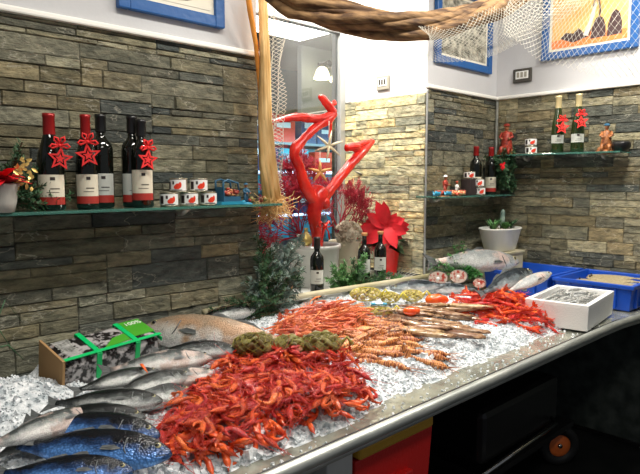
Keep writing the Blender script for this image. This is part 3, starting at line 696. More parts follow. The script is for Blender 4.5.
# ---------------------------------------------------------------- clam and mussel bags
def shell_mesh(m,ry):
    mb=MB(); mb.ball((0,0,0),1,8,sc=(1,ry,.55)); 
    for q in mb.v:
        if q.y<0: q.x*=1+q.y*.45
    return mb.mesh('clam' if m=='clam' else 'mussel',m)
SH={'clam':shell_mesh('clam',.85),'mussel':shell_mesh('mussel',1.25)}
def bag(u,v,z,rx,ry,h,kind,n,r,lab,rz=-.7):
    p=W(u,v,z=z); random.seed(int(u))
    NM='bagnet' if kind=='clam' else 'darknet'
    e=empty('net_bag',(p.x,p.y,p.z-h*.35),lab,'net bag',rot=(0,0,rz))
    mb=MB(); A=14; B=6
    def sp(i,j):
        t=2*math.pi*i/A; f=math.pi*j/B; k=1.07+.04*math.sin(i*3.1+j); return Vector((rx*k*math.sin(f)*math.cos(t),ry*k*math.sin(f)*math.sin(t),h*.5-h*.55*math.cos(f)))
    for i in range(A):
        for j in range(B):
            mb.tube([sp(i,j),(sp(i,j)+sp(i+1,j+1))/2*1.02,sp(i+1,j+1)],.0011,3,cap=False); mb.tube([sp(i+1,j),(sp(i+1,j)+sp(i,j+1))/2*1.02,sp(i,j+1)],.0011,3,cap=False)
    mb.build('netting',NM,e)
    mb=MB(); q=Vector((rx,0,h*.5)); mb.tube([q,q+Vector((.02,.01,.02)),q+Vector((.035,-.01,.0))],[.006,.004,.008],6); mb.build('knot',NM,e)
    Rz=Matrix.Rotation(rz,4,'Z')
    for i in range(n):
        f=math.acos(1-1.5*(i+.5)/n); t=i*2.4
        q=Rz@Vector(((rx-r*.6)*math.sin(f)*math.cos(t),(ry-r*.6)*math.sin(f)*math.sin(t),h*.5+(h*.5-r*.4)*math.cos(f)))
        o=bpy.data.objects.new(kind,SH[kind]); col.objects.link(o); o.location=e.location+q; o.rotation_euler=(f*.8*math.sin(t)+U(-.4,.4),f*.8*math.cos(t)+U(-.4,.4),U(0,6)); o.scale=(r*U(.85,1.15),)*3
        tag(o,('ridged tan clam' if kind=='clam' else 'dark greenish mussel')+' in the '+lab[0].lower()+lab[1:],kind,'shellfish in the '+lab[0].lower()+lab[1:])
    random.seed(int(u)+5)
bag(366,296,1.02,.075,.055,.06,'clam',34,.013,'largest yellow net bag, below the two paired wine bottles')
bag(390,299,1.005,.045,.04,.05,'clam',20,.012,'small yellow net bag in the middle of the clam bags')
bag(412,297,1.0,.055,.05,.05,'clam',26,.012,'yellow net bag of clams beside the orange roe')
bag(377,312,.985,.07,.03,.035,'clam',22,.011,'low yellow net bag in front of the other clam bags')
bag(254,347,1.04,.066,.05,.065,'mussel',26,.016,'dark net bag leftmost behind the front prawn heap')
bag(288,348,1.035,.052,.042,.06,'mussel',22,.016,'dark net bag in the middle behind the front prawn heap')
bag(321,347,1.03,.066,.052,.07,'mussel',28,.016,'dark net bag rightmost behind the front prawn heap')
mb=MB(); p=W(379,304,z=1.02); mb.box((0,0,0),(.07,.018,.006)); mb.box((0,0,.0035),(.03,.018,.001),1); tag(mb.build('bag_tag',['toyblue','white'],loc=p,rot=(.2,0,-.8)),'small blue and white tag on the clam bags','tag')
random.seed(5)
# ---------------------------------------------------------------- crates
def crate(name,size,h,t,m,loc,rz,label,cat,lip=.012,taper=.94):
    e=empty(name,loc,label,cat,rot=(0,0,rz)); a,b=size[0]/2,size[1]/2
    mb=MB(); vs=[]
    R_=[(0,a*taper,b*taper),(h*.86,a,b),(h*.86,a+lip,b+lip),(h,a+lip,b+lip),(h,a-t,b-t),(t,a*taper-t,b*taper-t)]
    for z,x,y in R_: vs+=[(-x,-y,z),(x,-y,z),(x,y,z),(-x,y,z)]
    fs=[(0,3,2,1),(20,21,22,23)]
    for L_ in range(5): fs+=[(L_*4+i,L_*4+(i+1)%4,L_*4+4+(i+1)%4,L_*4+4+i) for i in range(4)]
    mb.add(vs,fs)
    if m=='blue':
        for s in(-1,1):
            for i in range(5): mb.box((a*(-.7+.35*i),s*(b*.985),h*.45),(.012,.02,h*.75))
            for i in range(3): mb.box((s*a*.985,b*(-.6+.6*i),h*.45),(.02,.012,h*.75))
    mb.build('body',m,e,bevel=.003)
    return e
A=Vector((2.62,1.045)); 
e=crate('foam_box',(.46,.28),.118,.022,'styro',(2.81,1.19,.905),math.radians(7.4),'white foam box full of small silver fish at the right end of the ice','box',0,.97)
mb=MB()
for s in(-1,1): pass
for i in range(95):
    x=U(-.17,.17); y=U(-.08,.08); a=U(-.5,.5)+(math.pi if R()<.5 else 0)
    c=Matrix.Rotation(math.radians(7.4),4,'Z')@Vector((x,y,0)); z=.975+.034*(i/70)+U(0,.008)
    d=Vector((math.cos(a),math.sin(a),U(-.08,.08)))*.055
    o=fish('sardine',Vector((2.81,1.19,z))+c-d,Vector((2.81,1.19,z))+c+d,'small silver sardine in the white foam box','sardine',U(-10,40),group='sardines in the white foam box')
e=crate('fish_crate',(.44,.40),.135,.012,'blue',(3.40,1.24,.90),math.radians(0),'blue plastic crate nearest the front edge, holding brown flatfish','crate')
mb=MB(); mb.box((0,0,.05),(.38,.34,.07)); 
o=mb.build('ice_bed','ice',e)
e=crate('fish_crate',(.44,.40),.135,.012,'blue',(3.40,1.68,.90),0,'blue plastic crate further back, against the wall by the planter','crate')
mb=MB(); mb.box((0,0,.04),(.38,.34,.05)); mb.build('ice_bed','ice',e)
for i in range(5):
    mb=MB(); mb.ball((0,0,0),1,12,sc=(.5,.24,.035)); mb.prism([(-.46,.03),(-.62,.12),(-.62,-.12),(-.46,-.03)],.015,1); mb.prism([(-.4,.1),(0,.29),(.4,.12),(.4,-.12),(0,-.29),(-.4,-.1)],.01,1)
    mb.ball((.40,.05,.04),.02,5,2)
    o=mb.build('flatfish',['sole','sole','eyeb'],loc=(3.28+.055*i,1.24+.02*math.sin(i*2),1.005+.004*i),rot=(0,U(-.08,.08),math.radians(95+U(-12,12)))); o.scale=(.26,)*3
    tag(o,'brown flatfish lying in the front blue crate','fish','flatfish in the front blue crate')
fish('silver',(3.24,1.74,.99),(3.26,1.47,1.02),'silver fish in the back blue crate, its tail over the edge','sea_bass',20)
fish('mackerel',(3.36,1.80,.985),(3.38,1.52,.985),'dark slim fish in the back blue crate','mackerel',20)
# ---------------------------------------------------------------- strapped pack
ax,ay=.325,.14; hh=.155
e=empty('strapped_pack',(.768,1.815,.925),'grey printed pack with a green corner panel held by green straps, leaning at the wall','pack',rot=(math.radians(14),math.radians(-3),math.radians(5)))
mb=MB(); mb.box((0,0,hh/2),(ax,ay,hh)); mb.build('wrapped_body','film',e,bevel=.024)
mb=MB(); mb.box((-ax/2-.004,0,hh/2),(.007,ay+.012,hh+.014)); mb.build('cardboard_end','card',e)
mb=MB()
for x in(-.055,.075):
    mb.box((x,0,hh+.0015),(.017,ay,.003)); mb.box((x,-ay/2-.0015,hh/2),(.017,.003,hh)); mb.box((x,ay/2+.001,hh/2),(.017,.003,hh))
mb.box((0,-ay/2+.008,hh+.0022),(ax,.013,.0035)); mb.box((ax/2+.0015,0,hh*.9),(.003,ay,.013))
mb.build('straps','greenstrap',e,bevel=.001)
mb=MB(); mb.prism([(.085,-.035),(.158,-.035),(.158,.068),(.085,.068)],.001,T=Matrix.Translation((0,0,hh+.0003))); mb.prism([(-.03,-.055),(.065,-.045),(.065,.0),(.02,-.01)],.0009,T=Matrix.Translation((0,0,hh+.0003)));
mb.build('green_print','greenprint',e)
mb=MB()
for i in range(14): mb.box((-.12+.0,.05-.007*i,hh+.0008),(U(.03,.055),.0028,.001))
mb.box((.125,-ay/2-.0008,.05),(.055,.001,.035)); mb.build('pale_print','shell',e)
mb=MB(); mb.tube([(0+.01+.028*math.cos(t*.4),-ay/2-.001,.055+.032*math.sin(t*.4)) for t in range(17)],.006,6); mb.build('round_print','shell',e)
def text(s,size,loc,rot,parent,m,name='lettering'):
    c=bpy.data.curves.new(name,'FONT'); o=None; c.body=s; c.size=size; c.extrude=.0006; c.align_x='CENTER'; c.align_y='CENTER'; c.materials.append(M[m])
    t_=bpy.data.objects.new('t',c); col.objects.link(t_); bpy.context.view_layer.update(); me=bpy.data.meshes.new_from_object(t_.evaluated_get(bpy.context.evaluated_depsgraph_get())); bpy.data.objects.remove(t_)
    me.materials.clear(); me.materials.append(M[m]); o=bpy.data.objects.new(name,me); col.objects.link(o); o.parent=parent; o.location=loc; o.rotation_euler=rot; return o
text('100%',.028,(.124,.045,hh+.0022),(0,0,0),e,'textprint')
# ---------------------------------------------------------------- shelves
def shelf(a,b,dep,label,n,z,th=.010):
    a=Vector(a); b=Vector(b); d=(b-a).normalized(); nn=n; L=(b-a).length; c=(a+b)/2
    e=empty('glass_shelf',(c.x,c.y,z),label,'shelf',rot=(0,0,math.atan2(d.y,d.x)))
    mb=MB(); mb.box((0,0,-th/2),(L,dep,th)); mb.build('glass_plate','glass',e,bevel=.002)
    s=1 if (Matrix.Rotation(math.atan2(d.y,d.x),3,'Z')@Vector((0,1,0))).dot(Vector((*nn,0)))<0 else -1
    for k in(-.32,.32):
        mb=MB(); mb.tube([(L*k,s*dep/2,-.03),(L*k,s*(dep/2-.035),-.028),(L*k,s*(dep/2-.07),-.012)],[.014,.013,.009],8); mb.build('bracket','steel',e)
    return e
shelf((-.6,2.01,0),(1.62,2.01,0),.17,'long green edged glass shelf across the left stone wall carrying wine bottles',(0,-1),1.472)
shelf((2.77,2.01,0),(3.62,2.01,0),.17,'lower glass shelf right of the window, with toy boats and tins',(0,-1),1.478)
shelf((3.575,1.24,0),(3.575,2.00,0),.17,'upper glass shelf on the right wall with two pale capped bottles',(-1,0),1.733)
# ---------------------------------------------------------------- bottles
PR={'bordeaux':[(.001,.004),(.032,0),(.037,.006),(.037,.19),(.034,.207),(.020,.225),(.0145,.235),(.0135,.29),(.0155,.292),(.0155,.302),(.001,.303)],
    'burgundy':[(.001,.004),(.036,0),(.041,.006),(.041,.145),(.036,.18),(.025,.215),(.0165,.245),(.0145,.29),(.0165,.292),(.0165,.302),(.001,.303)],
    'flute':[(.001,.004),(.034,0),(.038,.006),(.038,.13),(.033,.18),(.024,.23),(.017,.28),(.0145,.33),(.016,.333),(.016,.345),(.001,.346)]}
def patch(mb,r,a,da,z0,z1,mi=0,n=10):
    vs=[];fs=[]
    for i in range(n+1):
        q=a-da/2+da*i/n
        for z in(z0,z1): vs.append((r*math.cos(q),r*math.sin(q),z))
    for i in range(n): fs.append((2*i,2*i+2,2*i+3,2*i+1))
    mb.add(vs,fs,mi,True)
def bottle(x,y,z,style,cap,lbl,lab,h=.31,face=None,band=True,glass='bottle',group=None,capz=.052,l0=.042,l1=.112,fat=1,text_=True):
    prof=PR[style]; sc=h/prof[-1][1]; e=empty('wine_bottle',(x,y,z),lab,'bottle',group,scale=1)
    pf=[(r*sc*fat,q*sc) for r,q in prof]
    mb=MB(); mb.lathe(pf,24); mb.build('glass_body',glass,e)
    rn=pf[-3][0]+.0012; mb=MB(); mb.lathe([(rn+.001,h-capz*sc-.004),(rn,h-.012),(rn+.0012,h-.01),(rn+.0012,h+.001),(.001,h+.0015)],18); mb.build('capsule',cap,e)
    a=math.atan2(-y,-x) if face is None else face
    r=max(p[0] for p in pf)+.0006
    if lbl:
        mb=MB(); patch(mb,r,a,2.3,l0*sc,l1*sc); o=mb.build('label',lbl,e)
        if band: mb=MB(); patch(mb,r+.0003,a,2.3,(l0-.024)*sc,l0*sc); mb.build('label_band','redband',e)
        mb=MB(); 
        for i,(w,zz,t) in enumerate(((.7,.35,.003),(.9,.2,.0015),(.35,.75,.010))): patch(mb,r+.0005,a+(.1 if i else .25),w,(l0+(l1-l0)*zz)*sc,(l0+(l1-l0)*zz)*sc+t)
        mb.build('label_print','ink',o)
    return e
def star(x,y,z,s,lab,face,tilt=0,group=None):
    e=empty('star_ornament',(x,y,z),lab,'ornament',group,rot=(math.pi/2,0,face+math.pi/2)); 
    def st(ro,ri): return [( (ro if k%2==0 else ri)*math.sin(math.pi*k/5+tilt),(ro if k%2==0 else ri)*math.cos(math.pi*k/5+tilt)) for k in range(10)]
    mb=MB(); o=st(s,s*.45); i_=st(s*.66,s*.27); t=.004
    vs=[(*p,-t/2) for p in o]+[(*p,-t/2) for p in i_]+[(*p,t/2) for p in o]+[(*p,t/2) for p in i_]; fs=[]
    for k in range(10):
        k2=(k+1)%10; fs+=[(k,k2,10+k2,10+k),(20+k,30+k,30+k2,20+k2),(k,20+k,20+k2,k2),(10+k,10+k2,30+k2,30+k)]
    mb.add(vs,fs); mb.build('star_frame','felt',e)
    mb=MB(); mb.prism(st(s*.4,s*.17),t,T=Matrix.Translation((0,0,-t/2))); mb.tube([(0,-s*.3,0),(0,-s*.6,0)],.0015,5); mb.tube([(0,s*.36,0),(0,s*.68,0)],.0015,5); mb.build('inner_star','felt',e)
    mb=MB()
    for a in(.5,-.5,1.7,-1.7):
        mb.tube([(0,s*1.05,0),(math.sin(a)*s*.55-math.cos(a)*s*.16,s*1.05+math.cos(a)*s*.55+math.sin(a)*s*.16,.004),(math.sin(a)*s*.75,s*1.05+math.cos(a)*s*.75,.006),(math.sin(a)*s*.55+math.cos(a)*s*.16,s*1.05+math.cos(a)*s*.55-math.sin(a)*s*.16,.004),(0,s*1.05,0)],.0035,5,flat=1.6)
    mb.ball((0,s*1.05,.003),.006,6); mb.build('bow','felt',e)
    return e
ZL=1.473
def bx(u,y): p=W(u,200,y=y); return p.x
bottle(bx(52,2.0),2.0,ZL,'burgundy','redcap','paper','burgundy wine bottle with red capsule and cream label, leftmost on the left shelf',.31,capz=.062)
bottle(bx(88,2.0),2.0,ZL,'burgundy','redcap','paper','slimmer wine bottle with red capsule behind the second red star',.315,fat=.86,capz=.068)
bottle(bx(103,2.045),2.045,ZL,'bordeaux','blackcap','greylabel','dark wine bottle with black capsule standing behind the second starred bottle',.325,band=True)
bottle(bx(134,2.02),2.02,ZL,'bordeaux','blackcap','greylabel','tall dark bottle with black capsule at the right end of the bottle row',.325)
bottle(bx(143,1.975),1.975,ZL,'bordeaux','blackcap','paper','dark bottle with pale label and red star on its right side',.31,l0=.05,l1=.13)
star(bx(62,1.94),1.94,ZL+.165,.040,'red felt star with bow hanging on the leftmost wine bottle',math.atan2(-1.94,-.75),.12)
star(bx(90,1.94),1.94,ZL+.178,.042,'red felt star with bow hanging on the slimmer red capped bottle',math.atan2(-1.94,-.9),-.1)
star(bx(149,1.92),1.92,ZL+.168,.040,'red felt star with bow on the right end bottle of the left shelf',math.atan2(-1.94,-1.0)+.5,.1)
# tins
def tin(x,y,z,lab,r=.034,h=.052,group=None,a=None):
    e=empty('seafood_tin',(x,y,z),lab,'tin',group); mb=MB(); mb.lathe([(.001,.002),(r-.002,.002),(r,0),(r,.003),(r-.001,.004),(r-.001,h-.004),(r,h-.003),(r,h),(r-.002,h-.002),(.001,h-.002)],22); mb.build('can','tin',e)
    a=(math.atan2(-y,-x) if a is None else a)+U(-.15,.15)
    mb=MB(); patch(mb,r+.0004,a,2.7,.006,h-.006); w=mb.build('label','white',e)
    mb=MB()
    vs=[];fs=[]; rr=r+.001
    for (da,zz,ra,rz_) in((.35,h*.42,.30,.011),(.15,h*.36,.25,.008),(.60,h*.52,.16,.011)):
        b=len(vs); vs.append((rr*math.cos(a+da),rr*math.sin(a+da),zz))
        for k in range(10):
            q=k*.628; vs.append((rr*math.cos(a+da+ra*math.cos(q)),rr*math.sin(a+da+ra*math.cos(q)),zz+rz_*math.sin(q)))
        fs+=[(b,b+1+k,b+1+(k+1)%10) for k in range(10)]
    mb.add(vs,fs,0); mb.build('red_print','redink',w)
    mb=MB(); patch(mb,rr,a-.15,.22,h*.55,h*.78); patch(mb,rr,a-.75,.45,h*.2,h*.75); patch(mb,rr,a+.2,1.2,h*.14,h*.18); mb.build('dark_print','ink',w)
    return e
yy=1.985
G='tins stacked on the left shelf'
for i,u in enumerate((169,189,208)):
    tin(bx(u,yy),yy,ZL,('bottom row tin nearest the bottles on the left shelf','middle tin of the bottom row on the left shelf','bottom row tin nearest the fruit cart on the left shelf')[i],a=math.atan2(-yy,-1.2))
for i,u in enumerate((179,199)):
    tin(bx(u,yy+.003),yy+.003,ZL+.0525,('upper tin nearest the bottles, silver side turned out','upper tin nearer the fruit cart on the left shelf')[i],a=math.atan2(-yy,-1.2)+(-.5 if i==0 else 0))
ZR=1.734
def ry(u,v,x=3.575): return W(u,v,x=x).y
tin(3.575,ry(531,148),ZR,'lower of two stacked tins on the upper right shelf',.036,.05); tin(3.575,ry(531,140),ZR+.0505,'upper of two stacked tins on the upper right shelf',.036,.05)
bottle(3.575,ry(557,150),ZR,'flute','goldcap','greylabel','green flute bottle with pale capsule, left one on the upper right shelf',.345,glass='greenbottle',band=False,capz=.075,l0=.06,l1=.11)
bottle(3.575,ry(577,150),ZR,'flute','goldcap','greylabel','green flute bottle with pale capsule, right one on the upper right shelf',.345,glass='greenbottle',band=False,capz=.075,l0=.06,l1=.11)
star(3.52,ry(562,135,3.52),ZR+.15,.042,'red star hanging on the left flute bottle',math.radians(202),.1); star(3.52,ry(581,130,3.52),ZR+.175,.042,'red star hanging on the right flute bottle',math.radians(202),-.1)
Z2=1.479
bottle(bx(475,2.02),2.02,Z2,'bordeaux','redcap','paper','red capped bottle nearer the tins on the lower right shelf',.30)
bottle(bx(490,2.0),2.0,Z2,'bordeaux','redcap','paper','red capped bottle with red banded label beside the dark wreath',.30)
tin(bx(481,1.95)-.02,1.95,Z2,'bottom tin of the stack on the lower right shelf',.034,.05); tin(bx(480,1.95)-.02,1.95,Z2+.0505,'middle dark red tin of the stack on the lower right shelf',.034,.05); tin(bx(468,1.99),1.985,Z2+.1,'topmost tin on the lower right shelf',.034,.045)
mb=MB(); mb.box((bx(468,1.99),1.985,Z2+.05),(.07,.07,.098)); tag(mb.build('carton','ink',bevel=.003),'small dark carton under the topmost tin on the lower right shelf','carton')
# small figures and toys
def figure(loc,h,mts,lab,rz=0,name='figurine',base=True,hat=True,sit=False):
    e=empty(name,loc,lab,'figurine',rot=(0,0,rz)); k=h
    mb=MB()
    if sit: mb.tube([(0,0,.05*k),(0,0,.25*k),(0,0,.5*k),(0,0,.72*k),(0,0,.78*k)],[.16*k,.2*k,.16*k,.14*k,.06*k],10); mb.tube([(0,-.05*k,.2*k),(.12*k,-.2*k,.22*k),(.12*k,-.26*k,.02*k)],[.08*k,.07*k,.05*k],8); mb.tube([(0,-.05*k,.2*k),(-.12*k,-.2*k,.22*k),(-.12*k,-.26*k,.02*k)],[.08*k,.07*k,.05*k],8)
    else:
        for s in(-1,1): mb.tube([(s*.07*k,0,0),(s*.07*k,0,.25*k),(s*.06*k,0,.48*k)],[.05*k,.06*k,.08*k],8)
        mb.tube([(0,0,.42*k),(0,0,.5*k),(0,0,.68*k),(0,0,.78*k)],[.12*k,.13*k,.14*k,.06*k],10,flat=.75)
    for s in(-1,1): mb.tube([(s*.13*k,0,.72*k),(s*.2*k,-.04*k,.58*k),(s*.13*k,-.17*k,.52*k)],[.05*k,.045*k,.035*k],7)
    mb.build('clothing',mts[0],e)
    mb=MB(); mb.tube([(0,0,.76*k),(0,0,.82*k)],.04*k,8); mb.ball((0,-.01*k,.88*k),.085*k,9,sc=(.9,1,1.1)); mb.ball((0,-.095*k,.87*k),.018*k,5)
    for s in(-1,1): mb.ball((s*.12*k,-.18*k,.52*k),.04*k,6)
    mb.build('head','figskin',e)
    if hat: mb=MB(); mb.lathe([(.14*k,.93*k),(.10*k,.94*k),(.085*k,1.0*k),(.001,1.02*k)],12); mb.build('hat',mts[1],e)
    if base:
        mb=MB(); mb.ball((0,0,0),1,8,sc=(.36*k,.3*k,.1*k)); mb.ball((.16*k,.05*k,.08*k),.12*k,6); mb.ball((-.17*k,.02*k,.07*k),.13*k,6); mb.build('rocky_base',mts[2],e)
    return e
# fruit cart with fisherman
x=bx(229,1.98); e=empty('toy_cart',(x,1.985,ZL),'tiny blue handcart heaped with painted fish and fruit at the shelf end','toy',rot=(0,0,.05))
mb=MB(); mb.box((0,0,.006),(.12,.07,.012)); mb.build('base','toyblue',e)
mb=MB(); mb.box((0,.0,.022),(.085,.055,.02)); mb.box((-.043,0,.04),(.004,.06,.06)); mb.build('tray','figblue',e)
mb=MB(); mb.tube([(-.043,-.025,.05),(-.043,-.025,.09),(-.02,-.025,.098),(.03,-.025,.085),(.035,-.025,.05)],.0045,6); mb.tube([(-.043,.025,.05),(-.043,.025,.095),(-.02,.025,.10),(.03,.025,.088),(.035,.025,.05)],.0045,6); mb.build('arched_handle','figblue',e)
mb=MB()
for i in range(34): mb.ball((U(-.038,.04),U(-.03,.02),.036+U(0,.028)*(1-i/60)),U(.005,.009),5,random.choice((0,0,1,2)),sc=(1.4,1,.8))
tag(mb.build('goods',['figred','goods','cork'],e),kind='stuff')
figure((bx(246,1.96),1.96,ZL),.085,('figblue','figblue','toyblue'),'tiny fisherman figurine in dark overalls and blue cap beside the toy cart',.2)
mb=MB()
for i in range(12): mb.ball((U(-.045,.045),U(-.02,.02),.008+U(0,.014)),U(.006,.011),5,i%3)
o=mb.build('fruit_heap',['figbrown','mussel','figred'],loc=(bx(257,1.96),1.965,ZL)); tag(o,'tiny heap of painted dark fruit at the right tip of the left shelf','ornament',kind='stuff')
figure((3.575,ry(506,155),ZR),.20,('figred','figred','figbrown'),'red brown seated ornament figurine at the left end of the upper right shelf',-1.3,sit=True)
figure((3.575,ry(606,148),ZR),.16,('figbrown','figblue','figbrown'),'brown figurine holding its hands out near the dark bowl',-1.3,sit=True)
mb=MB(); mb.lathe([(.001,.0),(.03,0),(.048,.02),(.05,.045),(.045,.055),(.04,.05),(.03,.03),(.001,.025)],16); tag(mb.build('bowl','blackplastic',loc=(3.575,ry(621,150),ZR)),'round black bowl at the right end of the upper right shelf','bowl')
mb=MB(); mb.prism([(-.09,-.03),(.09,-.03),(.09,.04),(-.09,.04)],.008); o=mb.build('ornament_base','gold' if 0 else 'cork',loc=(3.54,ry(609,150)+.0,ZR),rot=(0,0,math.pi/2)); bpy.data.objects.remove(o)
def boat(u,lab,m,L=.07,y=1.95,z=Z2):
    e=empty('toy_boat',(bx(u,y),y,z),lab,'toy',rot=(0,0,.1)); vs=[];fs=[]; S=7
    mb=MB(); st=[]
    for i in range(S):
        t=i/(S-1); w=.016*math.sin(math.pi*min(.93,t*.8+.15))**.7; x=-L/2+L*t; up=.006*(2*t-1)**2
        st+= [(x,-w,.026+up),(x,-w*.6,.004),(x,w*.6,.004),(x,w,.026+up),(x,w*.8,.022+up),(x,0,.016),(x,-w*.8,.022+up)]
    fs=[(i*7+k,(i+1)*7+k,(i+1)*7+(k+1)%7,i*7+(k+1)%7) for i in range(S-1) for k in range(7)]+[tuple(range(7)),tuple(S*7-1-k for k in range(7))]
    mb.add(st,fs,0,True); mb.build('hull',m,e)
    mb=MB(); 
    for i in range(6): mb.ball((-L*.3+L*.12*i,U(-.006,.006),.026),.008,5,i%2)
    mb.build('cargo',['figbrown','figred'],e)
boat(437,'blue toy boat at the left end of the lower right shelf','toyblue'); boat(448,'blue toy boat second from the left on the lower right shelf','toyblue'); boat(461,'orange toy boat with pale rim in front of the dark carton','goods',.1)
boat(443,'small red brown toy boat wedged between the two blue toy boats','figred',.06,1.985)
boat(454,'orange toy boat lying behind the front row of toy boats','goods',.08,1.99)
figure((bx(445,2.03),2.03,Z2),.12,('figred','white','figbrown'),'red and white figurine standing behind the toy boats',.3)
figure((bx(458,2.0),2.01,Z2),.085,('white','figred','figbrown'),'small white clothed figurine next to the dark carton',.1)
# ---------------------------------------------------------------- greenery
def needles(mb,path,nl,dens,mi=0,w=.0018,spread=1.0,twig=.0015,tmi=None):
    pts=[Vector(p) for p in path]; mb.tube(pts,twig,4,tmi if tmi is not None else mi,cap=False)
    for a,b in zip(pts[:-1],pts[1:]):
        d=(b-a); n=max(1,int(d.length*dens)); d.normalize()
        for i in range(n):
            p=a+(b-a)*R(); q=d.orthogonal().normalized(); q.rotate(Matrix.Rotation(U(0,6.28),3,d)); dd=(q*spread+d*U(.5,1)).normalized(); L=nl*U(.6,1.1); s=dd.cross(d).normalized()*w; e=p+dd*L
            mb.add([p-s,p+s,e+s*.4,e-s*.4+dd.cross(s).normalized()*w],[(0,1,2,3)],mi)
def bough(mb,base,d,L,nl=.02,dens=420,side=7,mi=0,droop=.3,tmi=None,w=.0026):
    d=Vector(d).normalized(); p=Vector(base); P_=[p.copy()]
    for i in range(6):
        d=(d+Vector((U(-.1,.1),U(-.1,.1),-droop/6+U(-.05,.05)))).normalized(); p=p+d*L/6; P_.append(p.copy())
    needles(mb,P_,nl,dens,mi,w,tmi=tmi,twig=.0025)
    for i in range(side):
        t=(i+1)/(side+1); k=min(5,int(t*6)); q=P_[k]+(P_[k+1]-P_[k])*(t*6-k); dd=(P_[k+1]-P_[k]).normalized(); s=dd.orthogonal().normalized(); s.rotate(Matrix.Rotation(U(0,6.28),3,dd)); v=(s+dd*.9).normalized(); l=L*.38*(1.1-t)
        needles(mb,[q,q+v*l*.5,q+v*l+Vector((0,0,-l*.15))],nl*.85,dens,mi,w,tmi=tmi)
# fir by the net
p=W(262,320,y=2.02)
mb=MB()
for (u,v,u2,v2,y) in ((262,318,290,238,2.04),(262,318,275,228,2.10),(262,316,292,240,2.12),(262,318,256,262,2.03),(268,300,300,268,2.14),(264,318,240,300,2.0),(262,318,280,250,2.06),(262,318,296,280,2.06),(262,310,270,248,2.05),(275,290,296,232,2.14),(262,318,250,280,2.0),(262,316,285,270,2.02),(262,318,290,256,2.1),(266,300,262,235,2.08)):
    a=W(u,v,y=2.02); b=W(u2,v2,y=y); bough(mb,a,b-a,(b-a).length,.026,600,13,random.choice((0,0,1)),.1,2)
tag(mb.build('fir_branches',['foliage','blueneedle','wood']),'dark frosted fir branches beside the hanging net at the window corner','branches')
mb=MB()
for (u,v,u2,v2) in ((285,312,170,318),(280,310,205,335),(270,305,225,318),(300,325,250,322),(262,300,190,312),(275,320,235,345)):
    a=W(u,v,y=1.98); b=W(u2,v2,y=2.0); bough(mb,a,(b-a),(b-a).length*.75,.02,420,9,0,.05,1)
tag(mb.build('fir_branches',['foliage','wood']),'dark fir twigs lying low along the wall behind the long pinkish fish','branches')
mb=MB()
for (u,v,u2,v2) in ((345,292,390,262),(350,292,338,266),(345,294,402,282),(345,290,368,254),(350,292,378,276),(340,290,345,262),(350,296,400,270),(345,294,334,262),(352,294,362,256),(350,296,332,282),(356,294,385,280),(340,294,356,268),(335,286,395,290),(345,290,330,272),(370,290,395,268),(360,292,352,258)):
    a=W(u,v,y=2.14); b=W(u2,v2,y=2.14+U(-.03,.02)); bough(mb,a,b-a,(b-a).length,.024,560,11,random.choice((0,0,1)),.25,2,w=.003)
tag(mb.build('fir_branches',['foliage2','foliage','wood']),'bright green fir sprays on the sill in front of the paired wine bottles','branches')
# parsley
mb=MB(); p=W(468,278,y=1.83)
for i in range(420):
    a=U(0,6.28); r=.07*R()**.5; h=.07*(1-r/.12)*R()**.4; q=p+Vector((math.cos(a)*r*.8,math.sin(a)*r*1.2,h)); 
    for k in range(2): mb.leaf(q,(U(-1,1),U(-1,1),U(-.2,1)),(0,0,1),U(.012,.022),.005,0,.3,2)
for u,v in((448,254),(455,250),(437,262),(432,268),(462,246),(478,258)):
    b=W(u,v,y=1.9); mb.tube([p,(p+b)/2+Vector((0,0,.01)),b],.002,4)
    for i in range(90):
        q=p+(b-p)*U(.35,1.05)+Vector((U(-.02,.02),U(-.02,.02),U(-.02,.02))); mb.leaf(q,(U(-1,1),U(-1,1),U(0,1)),(0,0,1),U(.012,.02),.005,0,.3,2)
tag(mb.build('parsley_bunch','parsley'),'bunch of curly green parsley between the fish steaks and the big silver fish','parsley')
# left shelf fir and poinsettia
mb=MB()
for i in range(13):
    a=Vector((.56+U(-.02,.02),2.0,ZL+.02)); a0=-.2+i*.22; bough(mb,a,(math.cos(a0),U(-.4,.1),max(.12,math.sin(a0)+.2)),U(.12,.22),.02,520,8,0,.2,1)
e=mb.build('fir_decoration',['foliage','wood']); tag(e,'dark fir decoration with gold leaves left of the bottles on the left shelf','decoration')
mb=MB()
for i in range(26):
    q=Vector((W(22+U(-9,11),170+U(-14,22),y=1.93))); mb.leaf(q,(U(-1,1),U(-.6,.1),U(-.6,1)),(0,-1,0),U(.014,.024),.005,0,.2,3)
mb.build('gold_leaves','goldleaf',e)
e=empty('wrapped_poinsettia',(W(4,205,y=1.93).x,1.95,ZL),'red poinsettia in crumpled white wrap at the left end of the shelf','potted plant')
mb=MB(); mb.lathe([(.001,0),(.035,0),(.042,.03),(.046,.07),(.052,.085),(.048,.088),(.04,.07),(.001,.06)],22)
for q in mb.v: 
    f=1+.10*noise.noise(q*40); q.x*=f;q.y*=f
mb.build('wrap','clothw',e)
mb=MB()
for i in range(26):
    a=U(0,6.28); mb.leaf((math.cos(a)*.015,math.sin(a)*.015,.085+U(0,.02)),(math.cos(a),math.sin(a),U(.0,.9)),(0,0,1),U(.05,.075),.017,0,.35,4)
mb.build('bracts','bract',e)
